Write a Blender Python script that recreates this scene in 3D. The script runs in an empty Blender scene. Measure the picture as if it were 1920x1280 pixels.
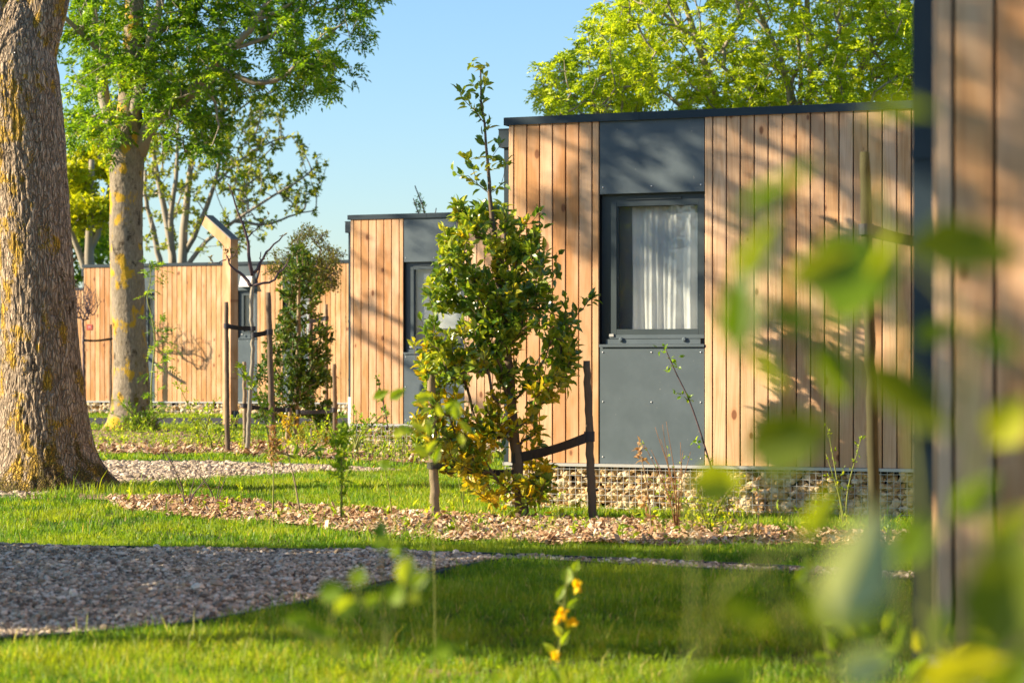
import bpy, math, random
import numpy as np
from mathutils import Vector

# ------------------------------------------------------------------ camera, world, sun
S = bpy.context.scene
EYE = 1.35; FPX = 85.0/36.0*1920.0; HZ = 683.0
cam = bpy.data.cameras.new('camera'); camo = bpy.data.objects.new('camera', cam)
S.collection.objects.link(camo); S.camera = camo
camo.location = (0, 0, EYE); camo.rotation_euler = (math.radians(90), 0, 0)
cam.lens = 85; cam.sensor_width = 36; cam.shift_y = (HZ-640)/1920.0
cam.clip_start = .1; cam.clip_end = 3000
cam.dof.use_dof = True; cam.dof.focus_distance = 25.0; cam.dof.aperture_fstop = 3.4
SUN_AZ, SUN_EL = math.radians(4.0), math.radians(23.0)
tosun = Vector((-math.cos(SUN_AZ)*math.cos(SUN_EL), -math.sin(SUN_AZ)*math.cos(SUN_EL), math.sin(SUN_EL)))
w = bpy.data.worlds.new('World'); S.world = w; w.use_nodes = True
sky = w.node_tree.nodes.new('ShaderNodeTexSky'); sky.sky_type = 'NISHITA'; sky.sun_disc = False
sky.sun_elevation = SUN_EL; sky.sun_rotation = math.atan2(tosun.x, tosun.y)
sky.altitude = 0; sky.air_density = 1.15; sky.dust_density = 0.4; sky.ozone_density = 5.6
bg = w.node_tree.nodes['Background']; bg.inputs[1].default_value = 0.074
w.node_tree.links.new(sky.outputs[0], bg.inputs[0])
sl = bpy.data.lights.new('sun', 'SUN'); sl.energy = 5.0; sl.angle = math.radians(0.53); sl.color = (1, .83, .60)
so = bpy.data.objects.new('sun', sl); S.collection.objects.link(so)
so.rotation_euler = tosun.to_track_quat('Z', 'Y').to_euler()
S.view_settings.view_transform = 'Standard'; S.view_settings.look = 'None'
S.view_settings.exposure = 1.57; S.view_settings.gamma = 1
S.cycles.max_bounces = 8; S.cycles.transparent_max_bounces = 16; S.cycles.transmission_bounces = 4
C = S.collection
R = np.random.default_rng(7)

# ------------------------------------------------------------------ helpers
def sst(a, b, x):
    t = np.clip((x-a)/(b-a), 0, 1); return t*t*(3-2*t)
def H(x, y): return 0.2*sst(38, 56, np.asarray(y, float))
def P(px, py, D): return np.array([(px-960)/FPX*D, D, EYE-(py-HZ)/FPX*D])
def G(px, py):
    D = 20.
    for _ in range(25):
        D = D*.5+.5*(EYE-float(H(0, D)))*FPX/(max(py, 700)-HZ)
    return np.array([(px-960)/FPX*D, D])
def _h(i, j, k, s):
    n = (i*374761393+j*668265263+k*2147483647+s*974634777) & 0xffffffff
    n = ((n ^ (n >> 13))*1274126177) & 0xffffffff
    n = ((n ^ (n >> 16))*2246822519) & 0xffffffff
    return ((n ^ (n >> 15)) & 0xffff)/65535.*2-1
def noise(p, s=0):
    p = np.asarray(p, float); f = np.floor(p); i = f.astype(np.int64); t = p-f; t = t*t*(3-2*t)
    x, y, z = i[..., 0], i[..., 1], i[..., 2]; a, b, c = t[..., 0], t[..., 1], t[..., 2]
    L = lambda u, v, q: u+(v-u)*q
    return L(L(L(_h(x,y,z,s),_h(x+1,y,z,s),a), L(_h(x,y+1,z,s),_h(x+1,y+1,z,s),a), b),
             L(L(_h(x,y,z+1,s),_h(x+1,y,z+1,s),a), L(_h(x,y+1,z+1,s),_h(x+1,y+1,z+1,s),a), b), c)
def fbm(p, o=4, s=0):
    p = np.asarray(p, float); r = 0; a = 1; n = 0
    for k in range(o): r = r+a*noise(p*(2**k)+k*17.3, s+k); n += a; a *= .5
    return r/n
def inpoly(x, y, poly):
    r = np.zeros(np.shape(x), bool); n = len(poly); j = n-1
    for i in range(n):
        xi, yi = poly[i]; xj, yj = poly[j]
        if yi != yj:
            c = ((yi > y) != (yj > y)) & (x < (xj-xi)*(y-yi)/(yj-yi)+xi); r ^= c
        j = i
    return r
def tag(o, label=None, cat=None, group=None, kind=None):
    if label: o['label'] = label
    if cat: o['category'] = cat
    if group: o['group'] = group
    if kind: o['kind'] = kind
    return o
def thing(name, label, cat, loc=(0, 0, 0), rz=0, group=None):
    o = bpy.data.objects.new(name, None); C.objects.link(o); o.location = [float(v) for v in loc]; o.rotation_euler = (0, 0, rz)
    o.empty_display_size = .1
    return tag(o, label, cat, group)
def nmesh(name, V, F, mat, parent=None, smooth=False, attrs=None, off=None):
    V = np.asarray(V, np.float32).reshape(-1, 3)
    if off is not None: V = V-np.asarray(off, np.float32)
    elif parent is not None and parent.get('_off') is not None: V = V-np.asarray(list(parent['_off']), np.float32)
    me = bpy.data.meshes.new(name)
    if not isinstance(F, (list, tuple)): F = [F]
    F = [np.asarray(f, np.int32) for f in F if len(f)]
    sizes = np.concatenate([np.full(len(f), f.shape[1], np.int32) for f in F])
    loops = np.concatenate([f.ravel() for f in F])
    me.vertices.add(len(V)); me.vertices.foreach_set('co', V.ravel())
    me.loops.add(len(loops)); me.loops.foreach_set('vertex_index', loops)
    me.polygons.add(len(sizes)); st = np.zeros(len(sizes), np.int32); st[1:] = np.cumsum(sizes)[:-1]
    me.polygons.foreach_set('loop_start', st)
    try: me.polygons.foreach_set('loop_total', sizes)
    except Exception: pass
    me.update(calc_edges=True)
    me.polygons.foreach_set('use_smooth', np.full(len(sizes), smooth, bool))
    for k, v in (attrs or {}).items():
        a = me.attributes.new(k, 'FLOAT', 'POINT'); a.data.foreach_set('value', np.asarray(v, np.float32))
    if mat: me.materials.append(mat)
    o = bpy.data.objects.new(name, me); C.objects.link(o)
    if parent is not None: o.parent = parent
    return o
class MB:
    def __init__(s): s.v = []; s.f = {}; s.n = 0
    def add(s, V, F):
        V = np.asarray(V, float).reshape(-1, 3)
        for f in (F if isinstance(F, list) else [F]):
            f = np.asarray(f)
            if len(f): s.f.setdefault(f.shape[1], []).append(f+s.n)
        s.v.append(V); s.n += len(V); return s
    def box(s, x0, x1, y0, y1, z0, z1):
        V = [(x, y, z) for z in (z0, z1) for y in (y0, y1) for x in (x0, x1)]
        return s.add(V, np.array([(0,2,3,1),(4,5,7,6),(0,1,5,4),(2,6,7,3),(0,4,6,2),(1,3,7,5)]))
    def tube(s, pts, rad, n=6, cap=True):
        pts = np.asarray(pts, float); rad = np.broadcast_to(np.asarray(rad, float), (len(pts),))
        t = np.gradient(pts, axis=0); t /= np.linalg.norm(t, axis=1)[:, None]+1e-9
        up = np.where(np.abs(t[:, 2:3]) > .9, [[1., 0, 0]], [[0, 0, 1.]])
        if np.mean(np.abs(t[:, 2])) > .6: up = np.tile([[0., 1, 0]], (len(pts), 1))
        a = np.cross(t, up); a /= np.linalg.norm(a, axis=1)[:, None]+1e-9; b = np.cross(t, a)
        th = np.arange(n)*2*math.pi/n
        V = pts[:, None]+rad[:, None, None]*(np.cos(th)[None, :, None]*a[:, None]+np.sin(th)[None, :, None]*b[:, None])
        m = len(pts); i = np.arange(m-1)[:, None]*n; j = np.arange(n)[None]; k = (j+1) % n
        F = np.stack([i+j, i+k, i+n+k, i+n+j], -1).reshape(-1, 4)
        fs = [F]
        if cap and n >= 3:
            c = np.array([[0]+[0]*0]); fs2 = [np.arange(n)[::-1][None], (np.arange(n)+(m-1)*n)[None]]
            fs += fs2
        return s.add(V.reshape(-1, 3), fs)
    def build(s, name, mat, parent=None, smooth=False, attrs=None):
        return nmesh(name, np.concatenate(s.v), [np.concatenate(x) for x in s.f.values()], mat, parent, smooth, attrs)
def curve(pts, n):
    pts = np.asarray(pts, float); m = len(pts)
    if m == 2: return pts[0]+(pts[1]-pts[0])*np.linspace(0, 1, n)[:, None]
    d = np.concatenate([[0], np.cumsum(np.linalg.norm(np.diff(pts, axis=0), axis=1))]); u = np.linspace(0, d[-1], n)
    tan = np.gradient(pts, axis=0)/np.maximum(np.gradient(d), 1e-9)[:, None]
    k = np.clip(np.searchsorted(d, u, 'right')-1, 0, m-2); h = (d[k+1]-d[k])[:, None]; t = ((u-d[k])[:, None])/h
    return (2*t**3-3*t**2+1)*pts[k]+(t**3-2*t**2+t)*h*tan[k]+(-2*t**3+3*t**2)*pts[k+1]+(t**3-t**2)*h*tan[k+1]

# ------------------------------------------------------------------ materials
class NT:
    def __init__(s, name):
        s.m = bpy.data.materials.new(name); s.m.use_nodes = True; s.t = s.m.node_tree; s.n = s.t.nodes; s.l = s.t.links
        s.p = s.n['Principled BSDF']; s.out = s.n['Material Output']
    def add(s, typ, **kw):
        n = s.n.new('ShaderNode'+typ)
        for k, v in kw.items(): setattr(n, k, v)
        return n
    def set(s, sock, v):
        if isinstance(v, bpy.types.NodeSocket): s.l.new(v, sock)
        else: sock.default_value = v
    def math(s, op, a, b=0., clamp=False):
        n = s.add('Math', operation=op); n.use_clamp = clamp; s.set(n.inputs[0], a); s.set(n.inputs[1], b); return n.outputs[0]
    def ramp(s, fac, stops, interp='LINEAR'):
        n = s.add('ValToRGB'); e = n.color_ramp.elements; n.color_ramp.interpolation = interp
        while len(e) < len(stops): e.new(1)
        for x, (q, c) in zip(e, stops): x.position = q; x.color = (*c, 1) if len(c) == 3 else c
        s.set(n.inputs[0], fac); return n.outputs[0]
    def mix(s, fac, a, b, mode='MIX'):
        n = s.add('Mix', data_type='RGBA', blend_type=mode)
        s.set(n.inputs[0], fac)
        for q, v in ((n.inputs[6], a), (n.inputs[7], b)):
            s.set(q, v if isinstance(v, bpy.types.NodeSocket) else ((*v, 1) if len(v) == 3 else v))
        return n.outputs[2]
    def noise(s, vec, scale, detail=4, rough=.5, dist=0, dim='3D'):
        n = s.add('TexNoise', noise_dimensions=dim); n.inputs['Scale'].default_value = scale; n.inputs['Detail'].default_value = detail
        n.inputs['Roughness'].default_value = rough; n.inputs['Distortion'].default_value = dist
        if vec is not None: s.l.new(vec, n.inputs['Vector'])
        return n.outputs[0]
    def mapv(s, vec, scale=(1, 1, 1), loc=(0, 0, 0)):
        n = s.add('Mapping'); s.l.new(vec, n.inputs[0]); n.inputs['Scale'].default_value = scale; s.set(n.inputs['Location'], loc); return n.outputs[0]
    def obj(s): return s.add('TexCoord').outputs['Object']
    def pos(s): return s.add('NewGeometry').outputs['Position']
    def attr(s, name): return s.add('Attribute', attribute_name=name).outputs['Fac']
    def bump(s, h, st=.3, d=.01):
        n = s.add('Bump'); n.inputs['Strength'].default_value = st; n.inputs['Distance'].default_value = d; s.l.new(h, n.inputs['Height'])
        s.l.new(n.outputs[0], s.p.inputs['Normal']); return n.outputs[0]
    def fin(s, col=None, rough=.6, spec=.5, metal=0):
        if col is not None: s.set(s.p.inputs['Base Color'], col if isinstance(col, bpy.types.NodeSocket) else (*col, 1))
        s.set(s.p.inputs['Roughness'], rough); s.set(s.p.inputs['Specular IOR Level'], spec); s.set(s.p.inputs['Metallic'], metal); return s.m
def leafmat(name, stops, trans=.4, rough=.45, tbright=1.5, spec=.4):
    t = NT(name); c = t.ramp(t.attr('rnd'), stops)
    n = t.noise(t.pos(), 40, 2); c2 = t.mix(t.math('MULTIPLY', n, .25), c, (.02, .03, .005))
    t.fin(c2, rough, spec)
    tr = t.add('BsdfTranslucent'); tc = t.mix(1., c, (tbright*1.15, tbright, tbright*.45), 'MULTIPLY'); t.l.new(tc, tr.inputs[0])
    ms = t.add('MixShader'); ms.inputs[0].default_value = trans
    t.l.new(t.p.outputs[0], ms.inputs[1]); t.l.new(tr.outputs[0], ms.inputs[2]); t.l.new(ms.outputs[0], t.out.inputs[0])
    return t.m
def woodmat(name, tones, knots=1.):
    t = NT(name); geo = t.add('NewGeometry'); isl = geo.outputs['Random Per Island']; o = t.obj()
    comb = t.add('CombineXYZ'); t.l.new(t.math('MULTIPLY', isl, 3.7), comb.inputs[0]); t.l.new(t.math('MULTIPLY', isl, 91.), comb.inputs[2])
    va = t.add('VectorMath', operation='ADD'); t.l.new(o, va.inputs[0]); t.l.new(comb.outputs[0], va.inputs[1]); v = va.outputs[0]
    base = t.ramp(isl, tones)
    fine = t.noise(t.mapv(v, (160, 160, 5)), 1, 3, .6)
    big = t.noise(t.mapv(v, (9, 9, .55)), 1, 2, .5, .3)
    rings = t.math('SINE', t.math('MULTIPLY', big, 55.))
    rings = t.math('MULTIPLY', t.math('ADD', rings, 1), .5)
    rings = t.math('POWER', rings, 2.)
    c = t.mix(t.math('MULTIPLY', rings, .38), base, (.37, .155, .05))
    c = t.mix(t.math('MULTIPLY', t.ramp(fine, [(.35, (0,)*3), (.7, (1,)*3)]), .28), c, (.33, .16, .07))
    pat = t.noise(t.mapv(v, (4, 4, 1.3)), 1, 3, .6)
    c = t.mix(t.ramp(pat, [(.42, (0,)*3), (.72, (.6,)*3)]), c, (.74, .54, .36))
    w2 = t.noise(t.mapv(v, (1.5, 1.5, .8)), 1, 3, .6)
    c = t.mix(t.ramp(w2, [(.45, (0,)*3), (.75, (.6,)*3)]), c, (.42, .20, .075))
    vo = t.add('TexVoronoi', feature='F1'); vo.inputs['Scale'].default_value = 1.
    t.l.new(t.mapv(v, (6.5, .01, 3.6)), vo.inputs['Vector'])
    d = vo.outputs['Distance']
    kr = t.add('SeparateColor'); t.l.new(vo.outputs['Color'], kr.inputs[0])
    sz = t.math('MULTIPLY_ADD', kr.outputs[0], .25); t.n[-1].inputs[2].default_value = -.045
    k = t.math('MULTIPLY', t.math('SUBTRACT', sz, d), 18., True)
    halo = t.math('MULTIPLY', t.math('SUBTRACT', t.math('ADD', sz, .12), d), 5., True)
    c = t.mix(t.math('MULTIPLY', halo, .35*knots), c, (.40, .17, .05))
    c = t.mix(t.math('MULTIPLY', k, .85*knots), c, (.16, .055, .02))
    t.bump(t.math('ADD', fine, t.math('MULTIPLY', rings, .6)), .25, .002)
    return t.fin(c, .62, .3)
def metalmat(name, col, rough=.45, spec=.5, dirt=.15):
    t = NT(name); o = t.obj(); n = t.noise(o, 3.5, 5, .65); n2 = t.noise(o, 220, 2)
    c = t.mix(t.math('MULTIPLY', t.ramp(n, [(.4, (0,)*3), (.75, (1,)*3)]), dirt), col, tuple(min(1, x*1.7+.03) for x in col))
    sp = t.ramp(t.noise(o, 26, 2), [(.745, (0,)*3), (.77, (1,)*3)])
    c = t.mix(t.math('MULTIPLY', sp, .35), c, (.3, .3, .28))
    t.bump(n2, .06, .001); return t.fin(c, rough, spec)
def flat(name, col, rough=.6, spec=.4, scale=30, var=.35, metal=0, bump=0):
    t = NT(name); n = t.noise(t.obj(), scale, 4, .6)
    c = t.mix(t.math('MULTIPLY', n, var), col, tuple(x*.45 for x in col))
    if bump: t.bump(n, bump, .01)
    return t.fin(c, rough, spec, metal)

M = {}
M['larch'] = woodmat('larch_boards', [(0, (.38, .21, .10)), (.25, (.55, .34, .18)), (.5, (.66, .45, .27)), (.7, (.56, .33, .15)), (.88, (.50, .25, .085)), (1, (.40, .19, .07))])
M['larch_far'] = woodmat('larch_boards_warm', [(0, (.44, .24, .09)), (.35, (.64, .39, .17)), (.65, (.55, .30, .11)), (.85, (.50, .24, .075)), (1, (.40, .18, .05))])
M['timber'] = woodmat('post_timber', [(0, (.40, .22, .09)), (1, (.40, .22, .09))], .6)
M['anth'] = metalmat('anthracite_metal', (.078, .105, .122), .62, .15, .25)
M['anthm'] = metalmat('anthracite_sash', (.035, .052, .060), .4, .5, .1)
M['anthd'] = metalmat('anthracite_frame', (.030, .043, .052), .4, .5, .1)
M['trim'] = metalmat('anthracite_trim', (.012, .028, .040), .5, .3, .08)
M['mem'] = flat('black_membrane', (.012, .012, .013), .8, .1)
M['inner'] = flat('interior_lining', (.72, .71, .69), .7, .2, 4, .1)
M['galv'] = flat('galvanised_steel', (.50, .51, .50), .42, .5, 60, .25, .35)
M['screw'] = flat('screw_steel', (.55, .56, .56), .3, .6, 80, .1, .8)
M['white'] = flat('white_plastic', (.75, .76, .75), .4)
t = NT('curtain_cloth'); tr = t.add('BsdfTranslucent'); tr.inputs[0].default_value = (.8, .82, .78, 1); ms = t.add('MixShader'); ms.inputs[0].default_value = .2
t.fin((.92, .93, .90), .8, .1); t.l.new(t.p.outputs[0], ms.inputs[1]); t.l.new(tr.outputs[0], ms.inputs[2]); t.l.new(ms.outputs[0], t.out.inputs[0]); M['curtain'] = t.m
t = NT('insect_screen'); tp = t.add('BsdfTransparent'); ms = t.add('MixShader'); ms.inputs[0].default_value = .15
t.fin((.5, .5, .52), .7, .2); t.l.new(tp.outputs[0], ms.inputs[1]); t.l.new(t.p.outputs[0], ms.inputs[2]); t.l.new(ms.outputs[0], t.out.inputs[0]); M['net'] = t.m
t = NT('window_glass'); tp = t.add('BsdfTransparent'); tp.inputs[0].default_value = (.93, .95, .95, 1); gl = t.add('BsdfGlossy'); gl.inputs['Roughness'].default_value = .01
fr = t.add('LayerWeight'); ms = t.add('MixShader'); t.l.new(t.math('MULTIPLY_ADD', t.math('POWER', fr.outputs['Facing'], 5.), .95), ms.inputs[0]); t.n[-1].inputs[2].default_value = .04
t.l.new(tp.outputs[0], ms.inputs[1]); t.l.new(gl.outputs[0], ms.inputs[2]); t.l.new(ms.outputs[0], t.out.inputs[0]); M['glass'] = t.m
# stones / gravel / chips : per-piece colour from 'rnd'
def piecemat(name, stops, rough=.85, nscale=60, nv=.35):
    t = NT(name); c = t.ramp(t.attr('rnd'), stops); n = t.noise(t.pos(), nscale, 3, .6)
    c = t.mix(t.math('MULTIPLY', n, nv), c, (.12, .08, .04)); t.bump(n, .4, .004); return t.fin(c, rough, .2)
M['stone'] = piecemat('limestone', [(0, (.42, .26, .12)), (.3, (.68, .48, .24)), (.7, (.80, .62, .36)), (1, (.85, .74, .54))])
M['gravel'] = piecemat('gravel', [(0, (.12, .10, .08)), (.35, (.38, .30, .20)), (.75, (.62, .50, .36)), (1, (.85, .74, .58))])
M['chip'] = piecemat('wood_chips', [(0, (.16, .08, .04)), (.3, (.42, .24, .12)), (.65, (.66, .45, .26)), (1, (.85, .70, .50))])
M['yleaf'] = leafmat('fallen_leaf', [(0, (.45, .26, .03)), (.5, (.55, .36, .03)), (1, (.30, .13, .03))], .2)
# grass
t = NT('grass_blade'); rn = t.attr('rnd'); hh = t.attr('hh')
c = t.ramp(rn, [(0, (.035, .10, .006)), (.45, (.105, .235, .010)), (.8, (.22, .33, .018)), (.95, (.36, .40, .05)), (1, (.46, .37, .16))])
pn = t.noise(t.pos(), .9, 3, .6); c = t.mix(t.ramp(pn, [(.45, (0,)*3), (.7, (.6,)*3)]), c, (.33, .38, .02))
t.fin(c, .5, .3); tr = t.add('BsdfTranslucent'); t.l.new(t.mix(1., c, (1.9, 1.7, .7), 'MULTIPLY'), tr.inputs[0]); ms = t.add('MixShader'); ms.inputs[0].default_value = .45
t.l.new(t.p.outputs[0], ms.inputs[1]); t.l.new(tr.outputs[0], ms.inputs[2]); t.l.new(ms.outputs[0], t.out.inputs[0]); M['grass'] = t.m
t = NT('soil_ground'); n = t.noise(t.pos(), 1.3, 6, .65); n2 = t.noise(t.pos(), 30, 4, .7)
c = t.ramp(n, [(.35, (.045, .06, .015)), (.65, (.09, .10, .025))]); c = t.mix(n2, c, (.03, .03, .012)); t.bump(n2, .6, .02); M['ground'] = t.fin(c, .95, .1)
def dirt(name, a, b, sc=25):
    t = NT(name); n2 = t.noise(t.pos(), sc, 6, .7); c = t.ramp(n2, [(.3, a), (.7, b)]); t.bump(n2, .8, .02); return t.fin(c, .95, .1)
M['pathbed'] = dirt('path_bed', (.16, .12, .09), (.36, .29, .21)); M['mulchbed'] = dirt('mulch_bed', (.08, .045, .025), (.26, .15, .08))
M['soil'] = dirt('bare_soil', (.20, .13, .08), (.40, .28, .17), 12); M['asphalt'] = dirt('asphalt', (.045, .047, .052), (.075, .077, .085), 80)
# bark
def barkmat(name, a, b, lich, thr=.5):
    t = NT(name); p = t.obj(); n = t.noise(t.mapv(p, (55, 55, 13)), 1, 5, .7); n2 = t.noise(p, 90, 3)
    c = t.ramp(n, [(.3, a), (.7, b)])
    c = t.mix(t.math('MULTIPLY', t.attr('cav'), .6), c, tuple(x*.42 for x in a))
    ed = t.noise(p, 55, 4, .7)
    l = t.math('MULTIPLY', t.math('SUBTRACT', t.math('ADD', t.attr('lich'), t.math('MULTIPLY', ed, 1.1)), .92), 7., True)
    c = t.mix(t.math('MULTIPLY', l, .9), c, t.mix(n2, (.62, .40, .02), (.34, .19, .01)))
    m = t.math('MULTIPLY', t.math('SUBTRACT', t.math('ADD', t.attr('moss'), t.math('MULTIPLY', ed, 1.1)), .95), 6., True)
    c = t.mix(t.math('MULTIPLY', m, .93), c, t.mix(n2, (.17, .13, .008), (.035, .035, .006)))
    k = t.math('MULTIPLY', t.math('SUBTRACT', t.math('ADD', t.attr('dark'), t.math('MULTIPLY', ed, 1.1)), .95), 6., True)
    c = t.mix(t.math('MULTIPLY', k, .85), c, (.03, .022, .014))
    if lich == 1:
        vr = t.add('TexVoronoi', feature='DISTANCE_TO_EDGE'); vr.inputs['Scale'].default_value = 1.
        wn = t.add('TexNoise'); wn.inputs['Scale'].default_value = 7.; t.l.new(p, wn.inputs['Vector'])
        vv = t.add('VectorMath', operation='MULTIPLY_ADD'); t.l.new(wn.outputs['Color'], vv.inputs[0]); vv.inputs[1].default_value = (3.4, 3.4, 1.6); t.l.new(t.mapv(p, (34, 34, 5.)), vv.inputs[2])
        t.l.new(vv.outputs[0], vr.inputs['Vector']); cr = t.ramp(vr.outputs['Distance'], [(0, (0,)*3), (.16, (.75,)*3), (.4, (1,)*3)])
        c = t.mix(t.math('MULTIPLY', t.math('SUBTRACT', 1., cr), .65), c, (.085, .058, .036))
        t.bump(t.math('ADD', t.math('MULTIPLY', n, .5), t.math('ADD', cr, t.math('MULTIPLY', n2, .3))), 1., .022)
    else: t.bump(t.math('ADD', n, t.math('MULTIPLY', n2, .5)), .8, .014)
    return t.fin(c, .85, .15)
M['bark1'] = barkmat('furrowed_bark', (.34, .25, .16), (.62, .50, .36), 1)
M['bark2'] = barkmat('smooth_bark', (.15, .12, .085), (.34, .29, .21), 0)
M['twig'] = flat('twig_bark', (.30, .23, .14), .8, .2, 20, .6); M['twigd'] = flat('dark_twig_bark', (.10, .065, .07), .7, .3, 20, .5)
M['twigg'] = flat('grey_twig_bark', (.33, .29, .22), .8, .2, 25, .6)
M['stem'] = flat('green_stem', (.20, .22, .05), .7, .2, 20, .4); M['dry'] = leafmat('dry_leaf', [(0, (.30, .15, .06)), (1, (.55, .36, .17))], .25)
M['stake'] = flat('weathered_stake', (.17, .125, .085), .85, .15, 14, .75, 0, .5); M['stakel'] = flat('pale_stake', (.30, .23, .15), .85, .15, 14, .7, 0, .5)
M['staked'] = flat('dark_olive_stake', (.075, .07, .035), .85, .1, 14, .6)  # dark olive brown, deeper than the other stake tones
M['tie'] = flat('black_rubber_tie', (.025, .023, .03), .5, .4)
M['ash'] = leafmat('ash_leaf', [(0, (.035, .11, .008)), (.5, (.14, .28, .012)), (.85, (.30, .45, .018)), (1, (.45, .55, .03))], .42, .4, 1.9)
M['ashy'] = leafmat('ash_leaf_bright', [(0, (.17, .28, .012)), (.5, (.36, .48, .018)), (1, (.55, .62, .04))], .45, .45, 1.9)
M['plane'] = leafmat('sparse_leaf', [(0, (.10, .16, .012)), (.5, (.22, .29, .018)), (1, (.36, .38, .03))], .4, .5, 1.6)
M['yellow'] = leafmat('yellow_green_leaf', [(0, (.20, .28, .01)), (.5, (.38, .45, .015)), (1, (.55, .56, .02))], .5, .5, 1.7)
M['laurel'] = leafmat('glossy_leaf', [(0, (.04, .11, .012)), (.4, (.12, .22, .02)), (.7, (.30, .38, .025)), (1, (.58, .56, .05))], .28, .28, 2., .7)
M['evergreen'] = leafmat('evergreen_leaf', [(0, (.018, .06, .008)), (.5, (.06, .13, .014)), (.85, (.16, .23, .02)), (1, (.36, .36, .03))], .25, .38, 1.8, .4)
M['laurely'] = leafmat('yellowing_leaf', [(0, (.16, .20, .012)), (.5, (.42, .38, .02)), (1, (.70, .46, .02))], .35, .35, 1.7, .5)
M['fine'] = leafmat('fine_leaf', [(0, (.07, .075, .015)), (.6, (.17, .16, .02)), (1, (.33, .22, .03))], .35, .5, 1.4)
M['finel'] = leafmat('fine_olive_leaf', [(0, (.05, .07, .012)), (.6, (.13, .16, .02)), (1, (.30, .24, .03))], .35, .5, 1.5)
M['young'] = leafmat('young_leaf', [(0, (.13, .24, .012)), (.6, (.28, .42, .02)), (1, (.45, .52, .04))], .5, .45, 1.7)
M['pale'] = leafmat('pale_leaf', [(0, (.30, .42, .22)), (1, (.48, .58, .36))], .35, .35, 1.2, .6)
M['olive'] = leafmat('olive_leaf', [(0, (.10, .14, .008)), (1, (.20, .26, .012))], .4, .45, 1.6)
M['fgl'] = leafmat('saturated_leaf', [(0, (.07, .16, .006)), (.6, (.15, .26, .008)), (1, (.30, .38, .012))], .45, .45, 1.6)
M['petal'] = leafmat('orange_petal', [(0, (.92, .66, .01)), (1, (.98, .80, .02))], .35, .6, 1.2)

# ------------------------------------------------------------------ ground, paths
ys = np.concatenate([np.linspace(-40, 36, 12), np.linspace(37, 60, 24), [75, 110, 200, 500, 1200, 2500]])
xs = np.concatenate([[-1500, -400, -100], np.linspace(-40, 40, 9), [100, 400, 1500]])
X, Y = np.meshgrid(xs, ys); V = np.stack([X, Y, H(X, Y)], -1).reshape(-1, 3)
nx, ny = len(xs), len(ys); i = np.arange(ny-1)[:, None]*nx+np.arange(nx-1)[None]
F = np.stack([i, i+1, i+nx+1, i+nx], -1).reshape(-1, 4)
tag(nmesh('ground', V, F, M['ground']), kind='structure')
def gpoly(L): return [tuple(G(*p)) for p in L]
def sheet(name, poly, mat, lift, step=.35):
    poly = np.array(poly); x0, y0 = poly.min(0); x1, y1 = poly.max(0)
    o = nmesh(name, [(p[0], p[1], float(H(*p))+lift) for p in poly], [np.arange(len(poly))[None]], mat)
    tag(o, kind='structure'); return o
PATH1 = gpoly([(-600,1028),(0,1030),(450,1036),(900,1045),(1200,1057),(1500,1071),(1760,1085),(2300,1110),(2300,1126),(1760,1097),(1500,1082),(1200,1066),(960,1054),(905,1060),(850,1072),(740,1098),(600,1130),(450,1160),(300,1182),(0,1206),(-600,1240)])
PATH2 = gpoly([(-500,868),(180,868),(400,869),(640,877),(760,884),(600,888),(450,897),(250,912),(100,928),(-500,990)])
MULCH1 = gpoly([(200,938),(330,938),(500,950),(700,963),(900,971),(1000,975),(1250,984),(1530,1000),(1750,1010),(1750,1034),(1530,1027),(1200,1025),(900,1020),(720,1008),(560,988),(380,975),(230,958)])
MULCH2 = gpoly([(180,838),(400,834),(560,830),(800,846),(900,860),(860,872),(700,868),(560,858),(420,853),(180,852)])
SOIL1 = gpoly([(150,808),(330,806),(400,812),(430,822),(420,832),(300,838),(150,837)])
SOIL2 = gpoly([(735,1266),(800,1258),(880,1259),(915,1266),(870,1274),(760,1276)])
SOIL3 = gpoly([(-200,905),(30,908),(200,905),(262,918),(330,930),(250,940),(120,936),(-200,940)])
ROAD = [(-60, 48.6), (40, 48.6), (40, 52.0), (-60, 52.0)]
sheet('gravel_path', PATH1, M['pathbed'], .006); sheet('gravel_path_beyond', PATH2, M['pathbed'], .006)
sheet('planting_bed', MULCH1, M['mulchbed'], .010); sheet('planting_bed_beyond', MULCH2, M['mulchbed'], .012)
sheet('bare_soil', SOIL1, M['soil'], .014); sheet('bare_soil_at_trunk', SOIL3, M['soil'], .012); sheet('soil_patch', SOIL2, M['soil'], .01)
V = []; 
for x in np.linspace(-60, 40, 41):
    for y in np.linspace(48.6, 52, 5): V.append((x, y, float(H(x, y))+.03))
F = [(a*5+b, (a+1)*5+b, (a+1)*5+b+1, a*5+b+1) for a in range(40) for b in range(4)]
tag(nmesh('road', V, np.array(F), M['asphalt']), kind='structure')
# edging strips: real folded metal 4 cm high
def edging(px, name):
    p = np.array([G(*q) for q in px]); p = curve(np.c_[p, np.zeros(len(p))], 60)[:, :2]
    m = MB(); d = np.gradient(p, axis=0); d /= np.linalg.norm(d, axis=1)[:, None]; n = np.c_[-d[:, 1], d[:, 0]]*.012
    hz = H(p[:, 0], p[:, 1]); A = np.c_[p-n, hz-.05]; B = np.c_[p+n, hz-.05]; A2 = A+[0, 0, .085]; B2 = B+[0, 0, .085]
    V = np.stack([A, B, B2, A2], 1).reshape(-1, 3); i = np.arange(len(p)-1)[:, None]*4; j = np.arange(4)[None]; k = (j+1) % 4
    m.add(V, np.stack([i+j, i+k, i+4+k, i+4+j], -1).reshape(-1, 4)); tag(m.build(name, M['trim']), kind='structure')
edging([(-600,1026),(0,1029),(450,1035),(900,1044),(1200,1056),(1500,1070),(1760,1084),(2300,1109)], 'path_edging')
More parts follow.
